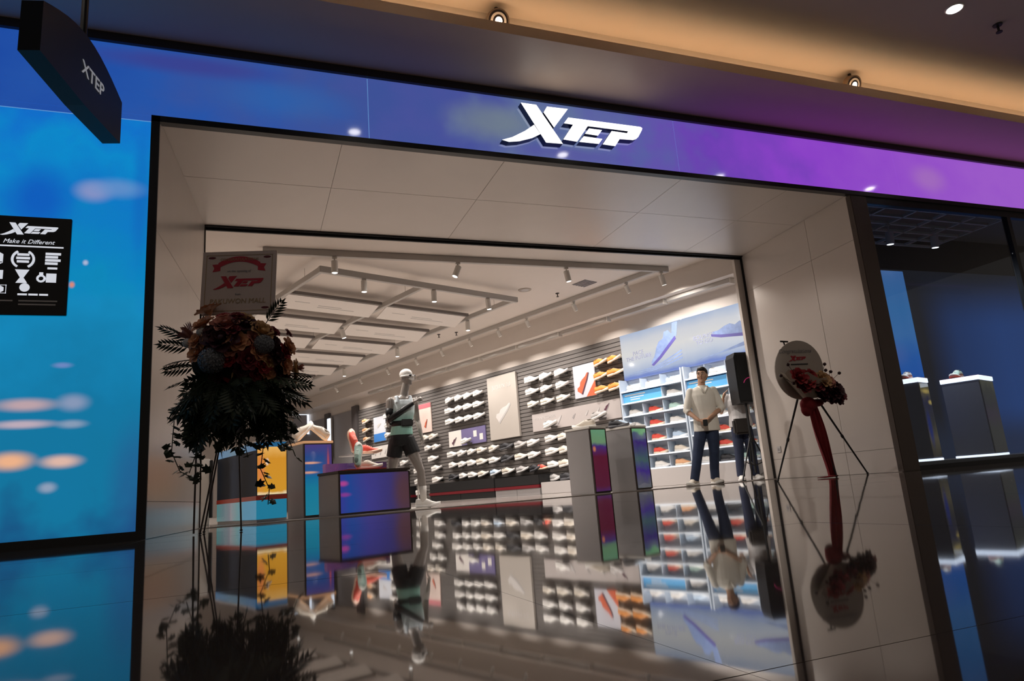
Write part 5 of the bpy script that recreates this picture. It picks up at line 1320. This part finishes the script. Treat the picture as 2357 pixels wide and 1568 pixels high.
pm_(MB().tube([(0.165 + 0.026 * math.cos(R(30 * i)), -0.011, 0.312 + 0.026 * math.sin(R(30 * i))) for i in range(13)], 0.009, 6), 'printed_ring')
pm_(MB().box(0.150, 0.178, Y0, Y1, 0.342, 0.366)); pm_(MB().box(0.20, 0.272, Y0, Y1, 0.28, 0.358))
pm_(MB().box(-0.235, -0.07, Y0, Y1, 0.178, 0.182).box(-0.235, -0.07, Y0, Y1, 0.246, 0.250).box(-0.235, -0.231, Y0, Y1, 0.178, 0.25).box(-0.074, -0.07, Y0, Y1, 0.178, 0.25).box(-0.152, -0.148, Y0, Y1, 0.178, 0.25).box(-0.22, -0.165, Y0, Y1, 0.205, 0.222), 'printed_frame')
pm_(MB().prism(hexa(-0.11, 0.214, 0.026), Y0, Y1))
pm_(MB().prism([(0.055 + 0.036 * math.cos(R(20 * i)), 0.232 + 0.036 * math.sin(R(20 * i))) for i in range(18)], Y0, Y1))
pm_(MB().box(0.01, 0.075, Y0, Y1, 0.165, 0.180).box(0.085, 0.150, Y0, Y1, 0.165, 0.180).box(0.16, 0.222, Y0, Y1, 0.165, 0.180), 'printed_line')
for i in range(2):
    pm_(MB().box(-0.36, -0.02 - 0.1 * i, Y0, Y1, 0.112 - 0.03 * i, 0.124 - 0.03 * i), 'printed_line', 'inkpale')
    pm_(MB().box(0.02, 0.29 - 0.01 * i, Y0, Y1, 0.112 - 0.03 * i, 0.124 - 0.03 * i), 'printed_line', 'inkpale')

# ================================================================== SHOP WINDOW CONTENT
bl = thing('blue_screen', 'tall blue screen standing in the shop window', 'video screen', (9.10, 1.05, 0.10))
MB().bbox(-0.62, 0.56, 0.0, 0.06, 0.33, 2.96, b=0.006).build('screen', screen('window_video', [(0.0, (22, 82, 178)), (0.25, (20, 90, 190)), (0.5, (40, 110, 190)), (0.62, (70, 130, 190)), (0.8, (60, 128, 186)), (1.0, (66, 118, 176))], 'z', 0.3, 3.0, 0.14, 1.5, 0.72, 'world', [(8.9, 1.05, 1.72, 0.7, 1, 0.30, (92, 120, 184), 0.75)]), bl)
MB().bbox(-0.62, 0.56, 0.01, 0.06, 0.0, 0.33, b=0.006).build('stand', 'grey', bl)
def wplinth(label, corner, w, g, h, sm):
    b = thing('window_plinth', label, 'display plinth', (corner[0], corner[1], 0.10), WROT)
    MB().bbox(-g, 0, 0, w, 0.03, h - 0.07, b=0.005).build('body', mat('bluegrey_plinth', (0.16, 0.165, 0.20, 1), 0.4) if 'bluegrey_plinth' not in bpy.data.materials else bpy.data.materials['bluegrey_plinth'], b)
    MB().bbox(-g - 0.01, 0.012, -0.01, w + 0.01, h - 0.07, h - 0.005, b=0.004).build('lit_top_band', 'led_white', b)
    MB().box(-g - 0.01, 0.012, -0.01, w + 0.01, h - 0.005, h).build('top', 'redtop', b)
    MB().bbox(-g - 0.008, 0.010, -0.008, w + 0.008, 0.0, 0.03, b=0.003).build('lit_base_band', 'led_white', b)
    MB().box(0.001, 0.008, 0.02, w - 0.02, 0.05, h - 0.085).build('screen', sm, b)
    return b
ws = screen('window_plinth_screen', [(0.0, (36, 36, 34)), (0.3, (40, 44, 40)), (0.5, (44, 32, 54)), (0.62, (30, 34, 44)), (0.8, (44, 48, 44)), (1.0, (96, 92, 66))], 'z', 0, 1.2, 0.25, 6, 0.6, 'object')
wg = screen('window_plinth_gold', [(0.0, (40, 36, 30)), (0.25, (96, 84, 60)), (0.45, (54, 50, 44)), (0.7, (36, 36, 60)), (0.85, (120, 104, 60)), (1.0, (60, 52, 70))], 'z', 0, 1.2, 0.2, 7, 0.7, 'object', [(0.0, 0.2, 0.98, 0.3, 0.22, 0.05, (214, 178, 90), 0.9), (0.0, 0.3, 0.82, 0.3, 0.12, 0.05, (214, 178, 90), 0.9), (0.0, 0.1, 0.45, 0.3, 0.12, 0.35, (20, 40, 110), 0.9)])
wplinth('window plinth with gold pattern and white light bands, left one', (8.86, 0.55), 0.36, 0.3, 1.18, wg)
wplinth('window plinth with white light bands and a shoe, right one', (10.04, 0.50), 0.66, 0.50, 1.19, ws)
shoe('mint', 'mint and white running shoe on the right window plinth', (10.18, 0.92, 1.292), R(200), 'shoes in the shop window', 1.2)
shoe('white', 'white running shoe on the left window plinth', (8.96, 0.80, 1.282), R(200), 'shoes in the shop window', 1.0)
bv = thing('reflection_glow_panel', 'added panel glowing like the blue reflection on the shop window glass', 'video screen', (12.4, 1.86, 0.10))  # added glowing panel, imitates the blue reflection on the window glass
MB().bbox(-2.2, 2.4, 0.0, 0.03, 0.0, 3.3, b=0.004).build('screen', screen('reflection_glow', [(0.0, (26, 27, 32)), (0.18, (28, 44, 74)), (0.4, (34, 62, 108)), (1.0, (38, 74, 130))], 'x', 10.9, 12.9, 0.08, 1.2, 0.8, blobs=[(12, 1.86, 3.6, 8, 1, 1.3, (30, 32, 38), 1.0), (12, 1.86, 0.2, 8, 1, 0.8, (36, 46, 64), 0.8)], spec=0.1), bv)
wg_ = thing('window_grid', 'white ceiling grid hanging in the shop window', 'ceiling grid', (9.9, 0.95, 3.78))
for i in range(6):
    MB().box(-1.9, 1.35, -0.62 + 0.26 * i, -0.585 + 0.26 * i, -0.02, 0.02).build('bar', 'gridwhite', wg_)
for i in range(6):
    MB().box(-1.88 + 0.64 * i, -1.845 + 0.64 * i, -0.62, 0.71, -0.02, 0.02).build('bar', 'gridwhite', wg_)
for i, x in enumerate((9.30, 10.28)):
    spotlamp('white spotlight in the shop window grid, ' + ('left one' if i == 0 else 'right one'), (x, 0.867, 3.76), (0, 0.1, -1), 190, 'spotlights in the shop window', 0.16, length=0.20, r=0.06, angle=150, color=(1, 0.93, 0.85))

# ================================================================== MALL CEILING FITTINGS
def gimbal(label, x, y=-0.80, z=4.80):
    t = thing('gimbal_spotlight', label, 'spotlight', (x, y, z), 0, 'round spotlights peeping over the soffit edge')
    d = Vector((0.0, -0.85, -0.5)).normalized()
    MB().tube([-d * 0.09, -d * 0.04, d * 0.04], [0.05, 0.115, 0.12], 24).build('housing', mat('gimbal_metal', (0.30, 0.22, 0.15, 1), 0.35, metal=0.6) if 'gimbal_metal' not in bpy.data.materials else bpy.data.materials['gimbal_metal'], t)
    for r0, m_, o_ in ((0.105, 'bronze', 0.041), (0.085, 'fix', 0.044), (0.06, 'bronze', 0.047)):
        MB().tube([d * o_, d * (o_ + 0.004)], [r0, r0 * 0.96], 24).build('ring', m_, t)
    MB().tube([d * 0.052, d * 0.056], [0.038, 0.034], 18).build('lens', 'warmlens', t)
    MB().tube([(0, 0.0, 0.10), (0, 0.0, 0.155)], 0.02, 8).build('mount', 'bronze', t)
gimbal('round gimbal spotlight above the soffit, left of the lit shop name', 2.31)
gimbal('round gimbal spotlight above the soffit, right of the lit shop name', 7.05)
dl = thing('downlight', 'bright round downlight in the dark mall ceiling', 'downlight', (7.22, -2.09, 4.955))
MB().tube([(0, 0, -0.010), (0, 0, 0)], [0.088, 0.095], 24).build('trim_ring', 'fix', dl)
MB().tube([(0, 0, -0.013), (0, 0, -0.010)], [0.074, 0.076], 24).build('lens', mat('bright_lens', (1, 0.96, 0.90, 1), 0.3, emit=22.0, var=0), dl)
ld = bpy.data.lights.new('spot', 'SPOT'); ld.energy = 55; ld.color = (1, 0.88, 0.74); ld.spot_size = R(120); ld.spot_blend = 0.8; ld.shadow_soft_size = 0.07
lo = bpy.data.objects.new('spot_light', ld); COL.objects.link(lo); lo.parent = dl; lo.location = (0, 0, -0.03)
sprinkler('dark sprinkler in the mall ceiling beside the downlight', (8.02, -2.02, 4.955), 'rubber', 1.3)
so_l = thing('wall_socket', 'small grey socket low on the right entrance wall', 'socket', (7.782, 2.31, 0.40), R(85.4))
MB().bbox(-0.045, 0.045, -0.0, 0.010, 0.0, 0.10, b=0.004).build('plate', 'inkpale', so_l)
MB().box(-0.02, 0.02, 0.010, 0.013, 0.03, 0.07).build('outlet', 'ink', so_l)
# the row of downlights over the walkway
M['dlens'] = mat('downlight_lens', (1, 0.95, 0.88, 1), 0.3, emit=22.0, var=0)
for i, (x, nm) in enumerate(((-1.8, 'left of the blade sign'), (1.26, 'between blade sign and lit shop name'), (4.30, 'in front of the lit shop name'), (10.40, 'in front of the shop window'))):
    d_ = thing('downlight', f'round mall downlight over the walkway, {nm}', 'downlight', (x, -1.95, 4.955), 0, 'walkway downlights')
    MB().tube([(0, 0, -0.010), (0, 0, 0)], [0.088, 0.095], 24).build('trim_ring', 'fix', d_)
    MB().tube([(0, 0, -0.013), (0, 0, -0.010)], [0.074, 0.076], 24).build('lens', 'dlens', d_)
    ld = bpy.data.lights.new('spot', 'SPOT'); ld.energy = 30 if x < 2 else 60; ld.color = (1, 0.88, 0.74); ld.spot_size = R(120); ld.spot_blend = 0.8; ld.shadow_soft_size = 0.07
    lo = bpy.data.objects.new('spot_light', ld); COL.objects.link(lo); lo.parent = d_; lo.location = (0, 0, -0.03)
# two added, unseen spots that front-light the mannequin and the man
for i, (x, y, tgt) in enumerate(((2.6, -5.2, (2.1, 3.3, 1.0)), (1.0, -5.2, (6.35, 2.75, 1.05)))):
    spotlamp('added unseen ceiling spotlight brightening the figures inside, ' + ('left one' if i == 0 else 'right one'), (x, y, 4.955), Vector(tgt) - Vector((x, y, 4.85)), (520, 900)[i], 'added spotlights aimed into the shop', 0.08, 'added_spotlight', 0.18, 0.06, (27, 20)[i], (1, 0.93, 0.85), 0.7)

# sampling only: small or dim lit surfaces are found by bounced rays, not sampled as lamps
for m_ in bpy.data.materials:
    if m_.name.split('.')[0] not in ('warm_cove_strip', 'lit_logo_face'):
        m_.cycles.emission_sampling = 'NONE'
